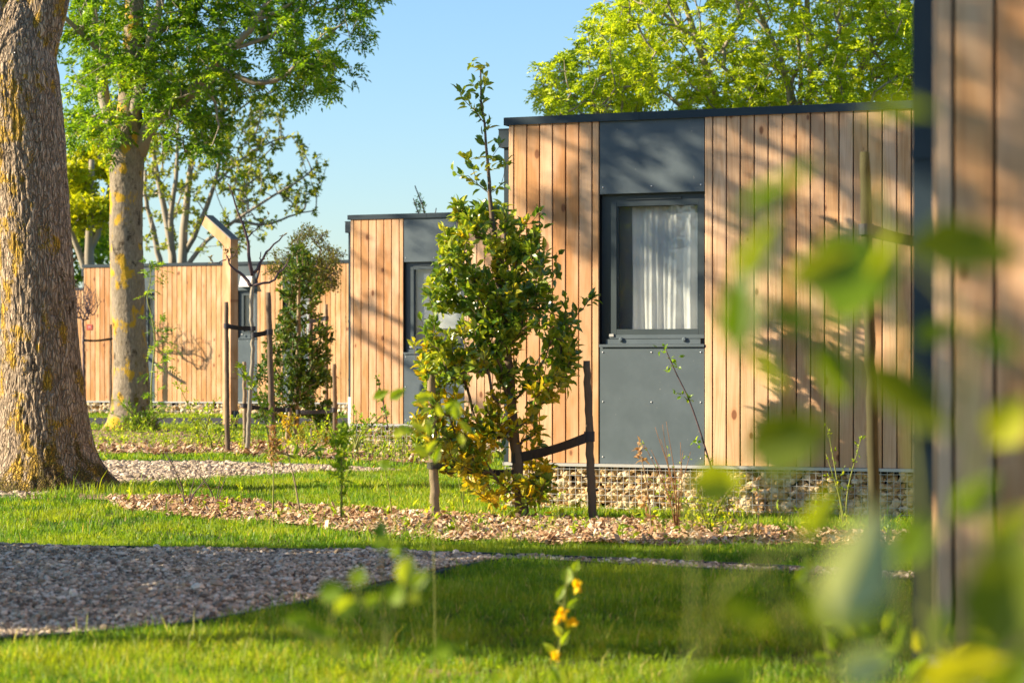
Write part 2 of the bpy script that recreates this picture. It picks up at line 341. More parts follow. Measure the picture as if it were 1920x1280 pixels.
edging([(2300,1127),(1760,1098),(1500,1083),(1200,1067),(960,1055),(905,1061),(850,1073),(740,1099),(600,1131),(450,1161),(300,1183),(0,1207),(-600,1241)], 'path_edging')
edging([(-200,867),(180,867),(400,868),(640,876)], 'path_edging')

# icosahedron-based pieces
ph = (1+5**.5)/2
ICO = np.array([(-1,ph,0),(1,ph,0),(-1,-ph,0),(1,-ph,0),(0,-1,ph),(0,1,ph),(0,-1,-ph),(0,1,-ph),(ph,0,-1),(ph,0,1),(-ph,0,-1),(-ph,0,1)])/math.sqrt(1+ph*ph)
ICF = np.array([(0,11,5),(0,5,1),(0,1,7),(0,7,10),(0,10,11),(1,5,9),(5,11,4),(11,10,2),(10,7,6),(7,1,8),(3,9,4),(3,4,2),(3,2,6),(3,6,8),(3,8,9),(4,9,5),(2,4,11),(6,2,10),(8,6,7),(9,8,1)])
def rotm(n, rng):
    q = rng.normal(size=(n, 4)); q /= np.linalg.norm(q, axis=1)[:, None]; a, b, c, d = q.T
    return np.stack([np.stack([1-2*(c*c+d*d), 2*(b*c-a*d), 2*(b*d+a*c)], -1), np.stack([2*(b*c+a*d), 1-2*(b*b+d*d), 2*(c*d-a*b)], -1), np.stack([2*(b*d-a*c), 2*(c*d+a*b), 1-2*(b*b+c*c)], -1)], 1)
def stones(pos, size, rng, flatz=.7, squash=None):
    n = len(pos); sc = rng.uniform(.65, 1.25, (n, 1, 3)); v = ICO[None]*sc*(1+rng.uniform(-.22, .22, (n, 12, 1)))*np.asarray(size)[:, None, None]*.5
    v = np.einsum('nij,nkj->nki', rotm(n, rng), v); v[:, :, 2] *= flatz; v = v+np.asarray(pos)[:, None]
    F = (ICF[None]+np.arange(n)[:, None, None]*12).reshape(-1, 3)
    return v.reshape(-1, 3), F, np.repeat(rng.random(n), 12)
def scatter(poly, dens, rng, xlim=None):
    poly = np.array(poly); x0, y0 = poly.min(0); x1, y1 = poly.max(0)
    if xlim: x0 = max(x0, xlim[0]); x1 = min(x1, xlim[1])
    n = int((x1-x0)*(y1-y0)*dens); x = rng.uniform(x0, x1, n); y = rng.uniform(y0, y1, n)
    k = inpoly(x, y, poly) & (np.abs(x) < .25*y+1.0); return x[k], y[k]
x, y = scatter(PATH1, 3800, R); n = len(x); s = R.gamma(2.6, .0052, n)+.006
V, F, r = stones(np.c_[x, y, .004+s*.25+.022*(1+noise(np.c_[x*2.2, y*3.5, x*0], 61))], s, R); tag(nmesh('gravel', V, F, M['gravel'], attrs={'rnd': r}), 'loose crushed gravel on the shaded path', 'gravel', kind='stuff')
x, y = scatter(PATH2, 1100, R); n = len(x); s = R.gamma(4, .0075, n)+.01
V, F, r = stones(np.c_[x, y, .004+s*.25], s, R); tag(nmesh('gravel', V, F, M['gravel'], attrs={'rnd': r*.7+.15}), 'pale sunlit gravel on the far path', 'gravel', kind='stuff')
def chips(poly, dens, sz, label, rng):
    x, y = scatter(poly, dens, rng); n = len(x)
    L = rng.uniform(.4, 1.5, n)*sz; W = L*rng.uniform(.25, .6, n); T = np.full(n, .004)
    b = np.array([(-1,-1,-1),(1,-1,-1),(1,1,-1),(-1,1,-1),(-1,-1,1),(1,-1,1),(1,1,1),(-1,1,1)])*.5
    v = b[None]*np.stack([L, W, T], -1)[:, None]; v[:, :, 0] += v[:, :, 1]*rng.uniform(-.6, .6, (n, 1))
    a = rng.uniform(0, 6.28, n); tl = rng.normal(0, .4, n); ca, sa = np.cos(a), np.sin(a); ct, st = np.cos(tl), np.sin(tl)
    X = v[..., 0]*ct[:, None]+v[..., 2]*st[:, None]; Z = -v[..., 0]*st[:, None]+v[..., 2]*ct[:, None]; Yv = v[..., 1]
    vv = np.stack([X*ca[:, None]-Yv*sa[:, None]+x[:, None], X*sa[:, None]+Yv*ca[:, None]+y[:, None], Z+(H(x, y)+.015+np.abs(np.sin(tl))*L*.4+rng.uniform(0, .02, n)+.02*noise(np.c_[x*3, y*4, x*0], 71))[:, None]], -1)
    q = np.array([(0,3,2,1),(4,5,6,7),(0,1,5,4),(1,2,6,5),(2,3,7,6),(3,0,4,7)]); F = (q[None]+np.arange(n)[:, None, None]*8).reshape(-1, 4)
    tag(nmesh('wood_chips', vv.reshape(-1, 3), F, M['chip'], attrs={'rnd': np.repeat(rng.random(n), 8)}), label, 'mulch', kind='stuff')
chips(MULCH1, 1900, .050, 'wood chip mulch strip with the leafy young trees', R)
chips(MULCH2, 420, .08, 'wood chip mulch around the staked bare young tree', R)
x, y = scatter(SOIL1, 60, R); s = R.gamma(3, .015, len(x))+.01
V, F, r = stones(np.c_[x, y, H(x, y)+.015], s, R); tag(nmesh('soil_clods', V, F, M['soil'], attrs={'rnd': r}), 'dry crumbs of bare soil round the second trunk', 'soil', kind='stuff')

# ------------------------------------------------------------------ grass
def grass(y0, y1, dens, hgt, wid, label, rng, seg=2):
    A = (y1-y0)*(.5*(y1+y0)*.46+2.4); x0 = -.25*y1-1.2; x1 = .25*y1+1.2
    n = int((x1-x0)*(y1-y0)*dens); x = rng.uniform(x0, x1, n); y = rng.uniform(y0, y1, n)
    keep = (np.abs(x) < .235*y+1.0)
    cl = noise(np.c_[x*1.1, y*1.1, x*0], 5)*.45+noise(np.c_[x*3.1, y*2.2, x*0], 8)*.35+noise(np.c_[x*9, y*9, x*0], 6)*.4
    j = noise(np.c_[x*5, y*5, x*0], 9)*.05
    for p in (PATH1, PATH2): keep &= ~inpoly(x+j, y+j, p)
    for p, q in ((MULCH1, .09), (MULCH2, .14), (SOIL1, .10), (SOIL2, .12), (SOIL3, .2)):
        inn = inpoly(x+j*5, y+j*14, p); keep &= ~(inn & (rng.random(n)+.45*np.minimum(0, -cl*2) > q))
    keep &= ~((y > 48.6) & (y < 52))
    keep &= rng.random(n) < (.75+.6*cl)
    x, y, cl = x[keep], y[keep], cl[keep]; n = len(x)
    h = hgt*rng.uniform(.45, 1.25, n)*(1+.55*cl); 
    near = np.hypot(x+4.95, y-25.2); h *= 1+1.3*np.exp(-(near/1.3)**2)*(near > .4)
    tall = rng.random(n) < .03; h[tall] *= 2.0
    w = wid*rng.uniform(.6, 1.3, n); a = rng.uniform(0, 6.28, n); lean = rng.gamma(2, .22, n); la = rng.uniform(0, 6.28, n)
    dx, dy = np.cos(a)*w*.5, np.sin(a)*w*.5; lx, ly = np.cos(la)*lean*h, np.sin(la)*lean*h; z = H(x, y)-.005
    b = np.stack([x, y, z], -1)
    m = np.stack([x+lx*.35, y+ly*.35, z+h*.6], -1); tp = np.stack([x+lx, y+ly, z+h], -1); d = np.stack([dx, dy, dx*0], -1)
    V = np.stack([b-d, b+d, m+d*.8, m-d*.8, tp], 1); i = np.arange(n)[:, None]*5
    F4 = i+np.array([[0, 1, 2, 3]]); F3 = i+np.array([[3, 2, 4]])
    rn = np.clip(.42+.5*cl+rng.normal(0, .2, n), 0, .97); rn[rng.random(n) < .03] = 1
    tag(nmesh('grass', V.reshape(-1, 3), [F4, F3], M['grass'], attrs={'rnd': np.repeat(rn, 5)}), label, 'grass', kind='stuff')
grass(9.4, 18.3, 5600, .050, .0055, 'lawn grass in the foreground on both sides of the shaded path', R)
grass(18.3, 31, 2300, .058, .0085, 'sunlit lawn grass around the big trunk and along the gabion', R)
grass(31, 57, 520, .055, .018, 'lawn grass by the far road and the distant cabins', R)

x = R.uniform(-6, 6, 30000); y = R.uniform(9.6, 30, 30000); cw = noise(np.c_[x*1.3, y*1.3, x*0], 91)+.5*noise(np.c_[x*4, y*4, x*0], 92)
k = (np.abs(x) < .235*y+.8) & (cw > .38); 
for p_ in (PATH1, PATH2): k &= ~inpoly(x, y, p_)
x, y = x[k], y[k]; n = len(x); D_ = R.normal(0, 1, (n, 3)); D_[:, 2] = np.abs(D_[:, 2])*.5+.15
WEED = (np.c_[x, y, H(x, y)+R.uniform(.01, .045, n)], D_)
# ------------------------------------------------------------------ cabins
PITCH = .1287; ZW = .45; ZT = 3.57
def boards(m, a, b, z0, z1, y0, y1, first=.055, rng=R):
    x = a; w = first
    while x < b-.02:
        e = min(x+w, b); g = .0055; q = rng.uniform(-.0015, .0015)
        x0, x1, ya, yb = x+g, e-g, y0+q, y1; c = .004
        V = []
        for z in (z0, z1): V += [(x0, yb, z), (x0, ya+c, z), (x0+c, ya, z), (x1-c, ya, z), (x1, ya+c, z), (x1, yb, z)]
        n = 6; F4 = [(k, k+1, n+k+1, n+k) for k in range(5)]+[(5, 0, 6, 11)]
        m.add(V, [np.array(F4), np.array([(5,4,3,2,1,0)]), np.array([(6,7,8,9,10,11)])])
        x = e; w = PITCH
def tpx(c, px):
    k = (px-960)/FPX; return (k*c[1]-c[0])/(UX-k*UY)
YAW = math.radians(22.7); UX, UY = math.cos(YAW), -math.sin(YAW)
def cabin(label, corner, width, cols, z0=0., depth=8., wood='larch', pipe='dark', curtain_cols=(), vent_cols=()):
    root = thing('cabin', label, 'cabin', (corner[0], corner[1], z0), -YAW, 'flat roofed timber cabins in a staggered row')
    # board cladding: front, left, right
    m = MB(); xs = [0]
    for c in cols: xs += [c[0], c[1]]
    xs.append(width)
    for k in range(0, len(xs), 2):
        boards(m, xs[k], xs[k+1], ZW, ZT, -.022, -.002, .055 if k == 0 else .078)
    m.build('cladding', M[wood], root)
    m = MB(); boards(m, .03, depth, ZW, ZT, 0, .02)
    V = np.concatenate(m.v); L = np.c_[-(.022-V[:, 1])-.0, V[:, 0], V[:, 2]]; Rr = np.c_[width+.022-V[:, 1], V[:, 0], V[:, 2]]
    F = [np.concatenate(q) for q in m.f.values()]
    nmesh('side_cladding', L, F, M[wood], root); nmesh('side_cladding', Rr, F, M[wood], root)
    # carcass
    m = MB(); T = .16
    for k in range(0, len(xs), 2): m.box(xs[k], xs[k+1], 0, T, .40, ZT)
    for c in cols: m.box(c[0], c[1], 0, T, .40, c[3]); m.box(c[0], c[1], 0, T, c[2], ZT)
    m.build('front_wall', M['mem'], root)
    m = MB(); m.box(0, .1, T, depth, .40, ZT); m.box(width-.1, width, T, depth, .40, ZT); m.box(.1, width-.1, depth-.1, depth, .40, ZT); m.box(.1, width-.1, 2.6, 2.7, .5, ZT-.1)
    m.box(.1, width-.1, T, depth-.1, .40, .48); m.box(.1, width-.1, T, depth-.1, ZT-.08, ZT-.002)
    m.build('inner_wall', M['inner'], root)
    m = MB(); m.box(-.034, width+.034, -.034, depth+.034, ZT+.002, ZT+.062); m.box(-.034, width+.034, -.040, -.034, ZT-.01, ZT+.06)
    m.box(-.0402, -.034, -.040, depth+.034, ZT-.01, ZT+.06); m.box(width+.034, width+.0402, -.040, depth+.034, ZT-.01, ZT+.06)
    for q in np.arange(1.2, width, 2.0): m.box(q, q+.09, -.042, -.0402, ZT-.011, ZT+.061)
    m.build('roof_cap', M['trim'], root)
    m = MB()
    for k, (a, b) in enumerate(((.12, .2), (.12, .2))): pass
    zb = .85 if pipe == 'white' else .42
    m.box(-.107, -.026, .127, .205, zb, ZT-.15); pp = m.build('downpipe', M['trim'], root)
    mb = MB(); mb.box(-.15, -.024, .10, .24, ZT-.2, ZT-.035); mb.box(-.155, -.0235, .095, .245, ZT-.035, ZT-.025); mb.build('hopper', M['trim'], pp)
    for zz in (1.1, 2.): MB().box(-.110, -.026, .12, .21, zz, zz+.03).build('bracket', M['trim'], pp)
    if pipe == 'white': mb = MB(); mb.box(-.112, -.024, .122, .21, .15, .85); mb.build('pipe_shoe', M['white'], pp)
    for ci, (a, b, zt, zb) in enumerate(cols):
        def screws(pp, pts, y):
            for sx, sz in pts: MB().tube([(sx, y+.001, sz), (sx, y-.004, sz), (sx, y-.006, sz)], [.007, .007, .003], 8).build('screw', M['screw'], pp)
        g = .004; yp = -.014
        m = MB(); m.box(a+g, b-g, yp, -.001, zt, ZT-.004); m.box(a+g, b-g, -.001, .030, zt-.004, zt+.0)
        up = m.build('upper_panel', M['anth'], root); e = .035
        screws(up, [(a+e, zt+.06), ((a+b)/2, zt+.06), (b-e, zt+.06)], yp)
        m = MB(); m.box(a+g, b-g, yp, -.001, ZW, zb-.012); lp = m.build('lower_panel', M['anth'], root)
        screws(lp, [(q, z) for q in (a+e, (a+b)/2, b-e) for z in (zb-.07, (zb+ZW)/2+.02, ZW+.06)], yp)
        m = MB(); m.box(a+.001, b-.001, -.030, .10, zb-.010, zb+.002); m.box(a+.001, b-.001, -.032, -.030, zb-.022, zb+.002); m.build('sill', M['anth'], root)
        # fixed frame
        wl, wr, wt, wb = a+.095, b-.018, zt-.075, zb+.085
        f0, f1 = .048, .12; m = MB(); G2 = .0
        m.box(a, wl, f0, f1, zb+.003, zt-.0); m.box(wr, b, f0, f1, zb+.003, zt); m.box(wl, wr, f0, f1, wt, zt); m.box(wl, wr, f0, f1, zb+.003, wb)
        fr = m.build('window', M['anthd'], root)
        bv = MB(); bv.box(a+.05, b-.05, f0-.03, f0, zb+.004, zb+.05); bv.box(wl-.02, wr, f0-.022, f0-.0, wb-.03, wb+.004)
        for q in (a+.2, b-.2): bv.tube([(q, f0-.03, zb+.045), (q, f0-.045, zb+.045), (q, f0-.05, zb+.045)], [.022, .02, .012], 10)
        bv.build('drip_rail', M['anth'], fr)
        bv = MB(); bv.box(a+.24, b-.24, f0-.012, f0, zt-.055, zt-.035); bv.box(a+.24, b-.24, f0-.018, f0-.012, zt-.040, zt-.035); bv.build('air_slot', M['anthd'], fr)
        s0 = .028; bw = .055; m = MB()
        for (x0, x1, za, zc) in ((wl, wl+bw, wb, wt), (wr-bw, wr, wb, wt), (wl+bw, wr-bw, wt-bw*.7, wt), (wl+bw, wr-bw, wb, wb+bw)):
            m.box(x0+.001, x1-.001, s0, s0+.06, za, zc)
        m.box(wl+bw, wl+bw+.012, s0+.012, s0+.05, wb+bw, wt-bw*.7); m.box(wr-bw-.012, wr-bw, s0+.012, s0+.05, wb+bw, wt-bw*.7)
        sh = m.build('sash', M['anthm'], fr)
        hb = MB(); hb.box(wl-.012, wl+.03, s0-.012, s0, wb-.012, wb+.012); hb.build('hinge', M['galv'], sh)
        m = MB(); m.box(wl+bw+.012, wr-bw-.012, s0+.028, s0+.034, wb+bw, wt-bw*.7); m.build('pane', M['glass'], sh)
        xa, xb, za, zc = wl+bw, wr-bw, wb+bw*.5, wt-bw*.4
        if ci in curtain_cols:
            nv = 140; m = MB(); xx = np.linspace(xa+.12, b-.03, nv); yy = .133+.018*np.sin(xx*36+1.8*np.sin(xx*7))+.008*np.sin(xx*101)
            V = []; zs = np.linspace(za-.1, zc-.02, 12)
            for z in zs:
                q = (z-za)/(zc-za); V += [(xx[k]+.012*(1-q)*math.sin(xx[k]*11), yy[k]+.006*math.sin(z*5+xx[k]*30), z) for k in range(nv)]
            i = np.arange(11)[:, None]*nv+np.arange(nv-1)[None]; m.add(V, np.stack([i, i+1, i+nv+1, i+nv], -1).reshape(-1, 4)); m.build('curtain', M['curtain'], root, True)
            m = MB(); m.box(a+.05, b-.05, .162, .185, zc+.0, zc+.03); m.build('curtain_rail', M['white'], root)
        else:
            m = MB(); m.box(xa-.02, xb+.02, .20, .206, za+.25 if ci not in vent_cols else za, zc+.05); m.build('roller_blind', M['curtain'], root)
        m = MB(); m.box(xa, xb, .0985, .0995, za, zc); m.build('insect_screen', M['net'], fr)
        if ci in vent_cols:
            mb = MB(); q = (a+b)/2
            V = [(q-.16, -.014, zt+.08), (q+.16, -.014, zt+.08), (q+.16, -.014, zt+.32), (q-.16, -.014, zt+.32), (q-.15, -.14, zt+.08), (q+.15, -.14, zt+.08), (q+.15, -.05, zt+.32), (q-.15, -.05, zt+.32)]
            mb.add(V, np.array([(0,3,2,1),(4,5,6,7),(0,1,5,4),(1,2,6,5),(2,3,7,6),(3,0,4,7)])); mb.build('vent_hood', M['galv'], up)
    return root
def gabion(label, corner, width, z0, zb, rng, ss=.055, pitch=.055, nst=3, wr=.0019):
    root = thing('gabion_base', label, 'gabion', (corner[0], corner[1], z0), -YAW, 'stone filled gabions under the cabins')
    lo = zb
    n = int(width*(ZW-.03-lo)/(ss*ss)*3.0*nst/2)
    pos = np.c_[rng.uniform(-.02, width, n), rng.choice([0., .035, .07][:nst], n)+rng.uniform(-.008, .012, n), rng.uniform(lo, ZW-.04, n)]
    V, F, r = stones(pos, rng.uniform(.75, 1.5, n)*ss, rng, .9)
    nmesh('stone_fill', V, F, M['stone'], root, attrs={'rnd': r})['kind'] = 'stuff'
    m = MB(); m.box(-.02, width, .10, .4, lo-.1, ZW-.05); m.build('backing', M['mem'], root)
    m = MB(); yf = -.045
    for x in np.arange(-.02, width, pitch): m.box(x-wr, x+wr, yf-wr, yf+wr, lo-.05, ZW-.012)
    for k, z in enumerate(np.arange(lo+.01, ZW-.03, pitch)): m.box(-.03, width, yf-3*wr, yf-wr, z-wr, z+wr)
    m.build('wire_mesh', M['galv'], root)
    m = MB(); m.box(-.04, width+.02, -.062, .03, ZW-.012, ZW-.003); m.box(-.04, width+.02, -.062, -.054, ZW-.030, ZW-.012); m.build('top_rail', M['galv'], root)
STD = [(.897, 1.903, 2.90, 1.53)]
c1 = (-.025, 22.4); c2 = ((658-960)/FPX*37, 37.); c3 = ((158-960)/FPX*56.6, 56.6); c0 = ((1757-960)/FPX*7.5, 7.5)
cabin('timber cabin with white curtains in its grey framed window, behind the tall leafy young tree', c1, 4.3, STD, curtain_cols=(0,))
cabin('timber cabin second in line, half hidden by the leafy young tree, shadowed window', c2, 4.3, STD, pipe='white', wood='larch')
cc = [(tpx(c3, 266), tpx(c3, 291), 2.95, 1.58), (tpx(c3, 445), tpx(c3, 483), 2.98, 1.90), (tpx(c3, 531), tpx(c3, 586), 2.98, 1.58)]
r3 = cabin('long timber cabin beyond the road with three grey panel columns and a vent hood', c3, 7.6, cc, .05, wood='larch_far', vent_cols=(1,))
cabin('orange timber cabin farthest left behind the big lichen trunk', ((-130-960)/FPX*74, 74.), 9, [(2.0, 3.0, 2.9, 1.53)], 0.0, wood='larch_far')
cabin('blurred timber cabin corner nearest the camera at the right edge', c0, 4.3, STD)
gabion('gabion of pale stones under the curtained cabin', c1, 4.3, 0, -.02, R, .06, .058)
gabion('gabion under the second cabin beside the white pipe end', c2, 4.3, 0, -.02, R, .075, .07, 2, .003)
gabion('low gabion under the long cabin beyond the road', c3, 7.6, .05, .1, R, .10, .12, 2, .003)
gabion('blurred gabion corner at the lower right edge', c0, 4.3, 0, -.02, R, .08, .10, 3, .003)
# house number plate
def text_mesh(name, body, size, mat, parent, loc, rot):
    cu = bpy.data.curves.new(name, 'FONT'); cu.body = body; cu.size = size; cu.extrude = .001; cu.align_x = 'CENTER'; cu.align_y = 'CENTER'
    o = bpy.data.objects.new(name, cu); C.objects.link(o); dg = bpy.context.evaluated_depsgraph_get(); me = bpy.data.meshes.new_from_object(o.evaluated_get(dg))
    bpy.data.objects.remove(o); q = bpy.data.objects.new(name, me); C.objects.link(q); me.materials.clear(); me.materials.append(mat); q.parent = parent; q.location = loc; q.rotation_euler = rot
tn = tpx(c3, 169)
np_ = thing('number_plate', 'small red number plate with white digits on the long cabin', 'sign', (c3[0]+UX*tn, c3[1]+UY*tn, 2.22), -YAW)
m = MB(); m.box(-.08, .08, -.034, -.0225, -.065, .065); m.build('plate', flat('red_plate', (.38, .05, .03), .5), np_)
text_mesh('digits', '11', .08, M['white'], np_, (0, -.0355, 0), (math.radians(90), 0, 0))

# ------------------------------------------------------------------ trunks
def trunk(pts, rad, nseg, nring, kind, seed, flare=None, zg=0.):
    c = curve(pts, nring); d = np.r_[0, np.cumsum(np.linalg.norm(np.diff(np.array(pts), axis=0), axis=1))]
    u = np.linspace(0, d[-1], nring); r = np.interp(u, d, rad)
    th = np.arange(nseg)*2*math.pi/nseg; TH, Z = np.meshgrid(th, c[:, 2]); Rr = np.repeat(r[:, None], nseg, 1)
    # orientation: angle 0 = +x, -90deg faces camera
    cx, sx = np.cos(TH), np.sin(TH)
    hgt = np.clip(Z-zg, 0, 99)
    if flare:
        amp, hh, lobes = flare; lob = sum(np.maximum(0, np.cos(TH-a))**p*w for a, p, w in lobes)
        Rr = Rr+amp*np.exp(-hgt/hh)*(.55+lob)
    q = np.stack([cx*Rr, sx*Rr, Z], -1)
    big = fbm(q*[2.2, 2.2, 1.1], 3, seed); Rr = Rr*(1+.05*big)
    rr = r[:, None]
    if kind == 1:
        wp = fbm(np.stack([cx*rr*4, sx*rr*4, Z*1.6], -1), 3, seed+3)*.05
        s = np.stack([cx*(rr+wp)*24, sx*(rr+wp)*24, Z*5.0+wp*20], -1)
        n1 = 1-np.abs(noise(s+40, seed+5))*2.2; n2 = 1-np.abs(noise(s*[2.1, 2.1, 1.7], seed+6))*2.
        n3 = noise(np.stack([cx*rr*70, sx*rr*70, Z*22], -1), seed+7)
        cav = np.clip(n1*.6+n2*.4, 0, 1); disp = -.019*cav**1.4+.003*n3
    else:
        s = np.stack([cx*rr*20, sx*rr*20, Z*7], -1); n1 = 1-np.abs(noise(s, seed+5))*2.4
        rings = noise(np.stack([cx*rr*2, sx*rr*2, Z*16], -1), seed+8)
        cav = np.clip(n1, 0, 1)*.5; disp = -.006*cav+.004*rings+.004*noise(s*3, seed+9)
        bl = noise(np.stack([cx*rr*5, sx*rr*5, Z*2.6], -1), seed+10); disp = disp+.02*np.clip(bl-.45, 0, 1)
    Rr = Rr+disp
    V = np.stack([c[:, 0:1]+cx*Rr, c[:, 1:2]+sx*Rr, Z+0*Rr], -1)
    i = np.arange(nring-1)[:, None]*nseg; j = np.arange(nseg)[None]; k = (j+1) % nseg
    F = np.stack([i+j, i+k, i+nseg+k, i+nseg+j], -1).reshape(-1, 4)
    f = np.stack([cx*rr*3.2, sx*rr*3.2, Z*2.0], -1)
    sun = np.clip(-cx*.8-sx*.2, -1, 1)
    lich = (.22 if kind == 1 else .16)+1.05*fbm(f*2.1, 4, seed+11)+.16*sun+.25*np.clip(fbm(f*5, 2, seed+12), 0, 1)
    moss = .75*fbm(f*2.2, 4, seed+13)-.04+np.exp(-hgt/.42)*.75+.12*(cx > 0)*np.exp(-hgt/.9)
    dark = .8*fbm(f*[2.2, 2.2, 2.6], 4, seed+14)+.5*np.clip(fbm(f*4, 3, seed+15), 0, 1)+.02
    return V.reshape(-1, 3), F, dict(cav=cav.ravel(), lich=lich.ravel(), moss=moss.ravel(), dark=dark.ravel()), c
# big near trunk
D1 = 25.8; t1 = thing('ash_tree', 'massive lichen spotted trunk in the left foreground with mossy flared foot', 'tree', (*G(90, 915), 0)); t1['_off'] = list(t1.location)
base = P(92, 935, D1); k1 = FPX/D1
tp = [(96, 940), (88, 860), (82, 770), (77, 680), (73, 590), (68, 480), (60, 360), (50, 240), (40, 140), (38, 80), (42, 20), (45, -20)]
tr_ = [88, 84, 79, 73, 69, 69, 68, 69, 71, 62, 40, 16]
pts = [P(a, b, D1) for a, b in tp]
lob = [(math.radians(-20), 6, .9), (math.radians(-75), 7, .5), (math.radians(-130), 6, .8), (math.radians(170), 5, .7), (math.radians(70), 5, .8), (math.radians(20), 8, .4)]
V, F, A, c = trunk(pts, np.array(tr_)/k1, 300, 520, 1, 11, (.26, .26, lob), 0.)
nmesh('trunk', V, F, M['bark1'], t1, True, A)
l1 = [P(55, 130, D1), P(80, 40, D1), P(98, -40, D1), P(130, -160, D1), P(200, -320, D1), P(250, -520, D1+.4)]
V, F, A, _ = trunk(l1, np.array([46, 42, 40, 34, 26, 18])/k1, 160, 220, 1, 23, None, -9)
nmesh('limb', V, F, M['bark1'], t1, True, A)
l2 = [P(28, 150, D1), P(5, 40, D1+.1), P(-15, -40, D1+.2), P(-60, -180, D1+.3), P(-160, -380, D1+.2), P(-200, -560, D1)]
V, F, A, _ = trunk(l2, np.array([48, 50, 46, 36, 26, 18])/k1, 140, 180, 1, 31, None, -9)
nmesh('limb', V, F, M['bark1'], t1, True, A)
# second trunk
D2 = 46.; k2 = FPX/D2
t2 = thing('ash_tree', 'leafy ash tree with pale slender trunk standing before the long cabin', 'tree', (*G(245, 805), .08)); t2['_off'] = list(t2.location)
tp = [(246, 815), (246, 760), (247, 700), (243, 620), (240, 540), (237, 460), (237, 380), (238, 310), (242, 250), (243, 190), (248, 110), (252, 20), (258, -120), (265, -300)]
tr_ = [40, 36, 32, 31, 31, 31, 31, 32, 27, 22, 19, 17, 13, 8]
pts2 = [P(a, b, D2) for a, b in tp]
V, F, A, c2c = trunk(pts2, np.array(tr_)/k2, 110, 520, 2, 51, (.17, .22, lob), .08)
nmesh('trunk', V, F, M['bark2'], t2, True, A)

# ------------------------------------------------------------------ leaves
LEAF = {
 'diamond': (np.array([(0, 0, 0), (.45, .5, .12), (1, 0, -.06), (.45, -.5, .12)]), np.array([(0, 1, 2), (0, 2, 3)])),
 'ovate': (np.array([(0, 0, 0), (.35, 0, -.02), (.7, 0, -.01), (1, 0, -.10), (.3, .47, .13), (.68, .36, .08), (.3, -.47, .13), (.68, -.36, .08)]),
           np.array([(0, 1, 4), (1, 2, 5), (1, 5, 4), (2, 3, 5), (0, 6, 1), (1, 7, 2), (1, 6, 7), (2, 7, 3)])),
 'maple': (np.array([(0, 0, 0), (.25, .55, .0), (.45, .25, .05), (.75, .5, -.1), (.7, .17, 0), (1, 0, -.15), (.7, -.17, 0), (.75, -.5, -.1), (.45, -.25, .05), (.25, -.55, 0)]),
           np.array([(0, 1, 2), (2, 3, 4), (4, 5, 6), (6, 7, 8), (8, 9, 0), (0, 2, 8), (2, 4, 8), (4, 6, 8)])),
}
def nrm(v): return v/(np.linalg.norm(v, axis=-1, keepdims=True)+1e-9)
def leaves(pos, dr, up, L, W, shape='diamond', rnd=None, rng=R):
    n = len(pos); dr = nrm(dr); s = nrm(np.cross(dr, up)); u = np.cross(s, dr); T, Fc = LEAF[shape]
    L = np.broadcast_to(L, (n,)); W = np.broadcast_to(W, (n,))
    V = pos[:, None]+T[None, :, 0:1]*L[:, None, None]*dr[:, None]+T[None, :, 1:2]*W[:, None, None]*s[:, None]+T[None, :, 2:3]*L[:, None, None]*u[:, None]
    F = (Fc[None]+np.arange(n)[:, None, None]*len(T)).reshape(-1, 3)
    return V.reshape(-1, 3), F, np.repeat(rnd if rnd is not None else rng.random(n), len(T))
def ash_leaves(tg, dr, per, rach, ll, lw, rng, pairs=4, spread=1.0):
    n = len(tg)*per; p = np.repeat(tg, per, 0); d = nrm(np.repeat(dr, per, 0)*.6+rng.normal(0, .75*spread, (n, 3))+[0, 0, .25])
    rl = rach*rng.uniform(.6, 1.25, n); cr = np.repeat(rng.random(len(tg)), per)*.5+rng.random(n)*.5
    side = nrm(np.cross(d, rng.normal(0, .35, (n, 3))+[0, 0, 1])); P_, D_, U_, L_, W_, R_ = [], [], [], [], [], []
    for k in range(pairs+1):
        f = .25+.75*k/pairs; q = p+d*(rl*f)[:, None]-np.array([0, 0, 1])*(rl*.35*f*f)[:, None]
        dd = d-np.array([0, 0, .7*f])
        for sg in ((1, -1) if k < pairs else (0,)):
            P_.append(q); D_.append(dd*(.55 if sg else 1)+side*sg+rng.normal(0, .22, (n, 3))); U_.append(np.cross(side, d)+rng.normal(0, .3, (n, 3)))
            L_.append(ll*rng.uniform(.75, 1.2, n)); W_.append(lw*rng.uniform(.8, 1.2, n)); R_.append(np.clip(cr+rng.normal(0, .08, n), 0, 1))
    return leaves(np.concatenate(P_), np.concatenate(D_), np.concatenate(U_), np.concatenate(L_), np.concatenate(W_), 'diamond', np.concatenate(R_))
def simple_leaves(tg, dr, per, L, W, rng, shape='ovate', rad=.04, spread=.8, droop=0., rnd=None):
    n = len(tg)*per; d = nrm(np.repeat(nrm(dr), per, 0)*.7+rng.normal(0, spread, (n, 3))+[0, 0, .25-droop])
    b = np.repeat(tg, per, 0)-np.repeat(nrm(dr), per, 0)*(rng.random((n, 1))*rad*2.5)+d*rad*.4
    up = rng.normal(0, .6, (n, 3))+[0, 0, 1]
    rr = np.clip(np.repeat(rng.random(len(tg)) if rnd is None else rnd, per)*.55+rng.random(n)*.45, 0, 1)
    return leaves(b, d, up, L*rng.uniform(.6, 1.25, n), W*rng.uniform(.7, 1.2, n), shape, rr)
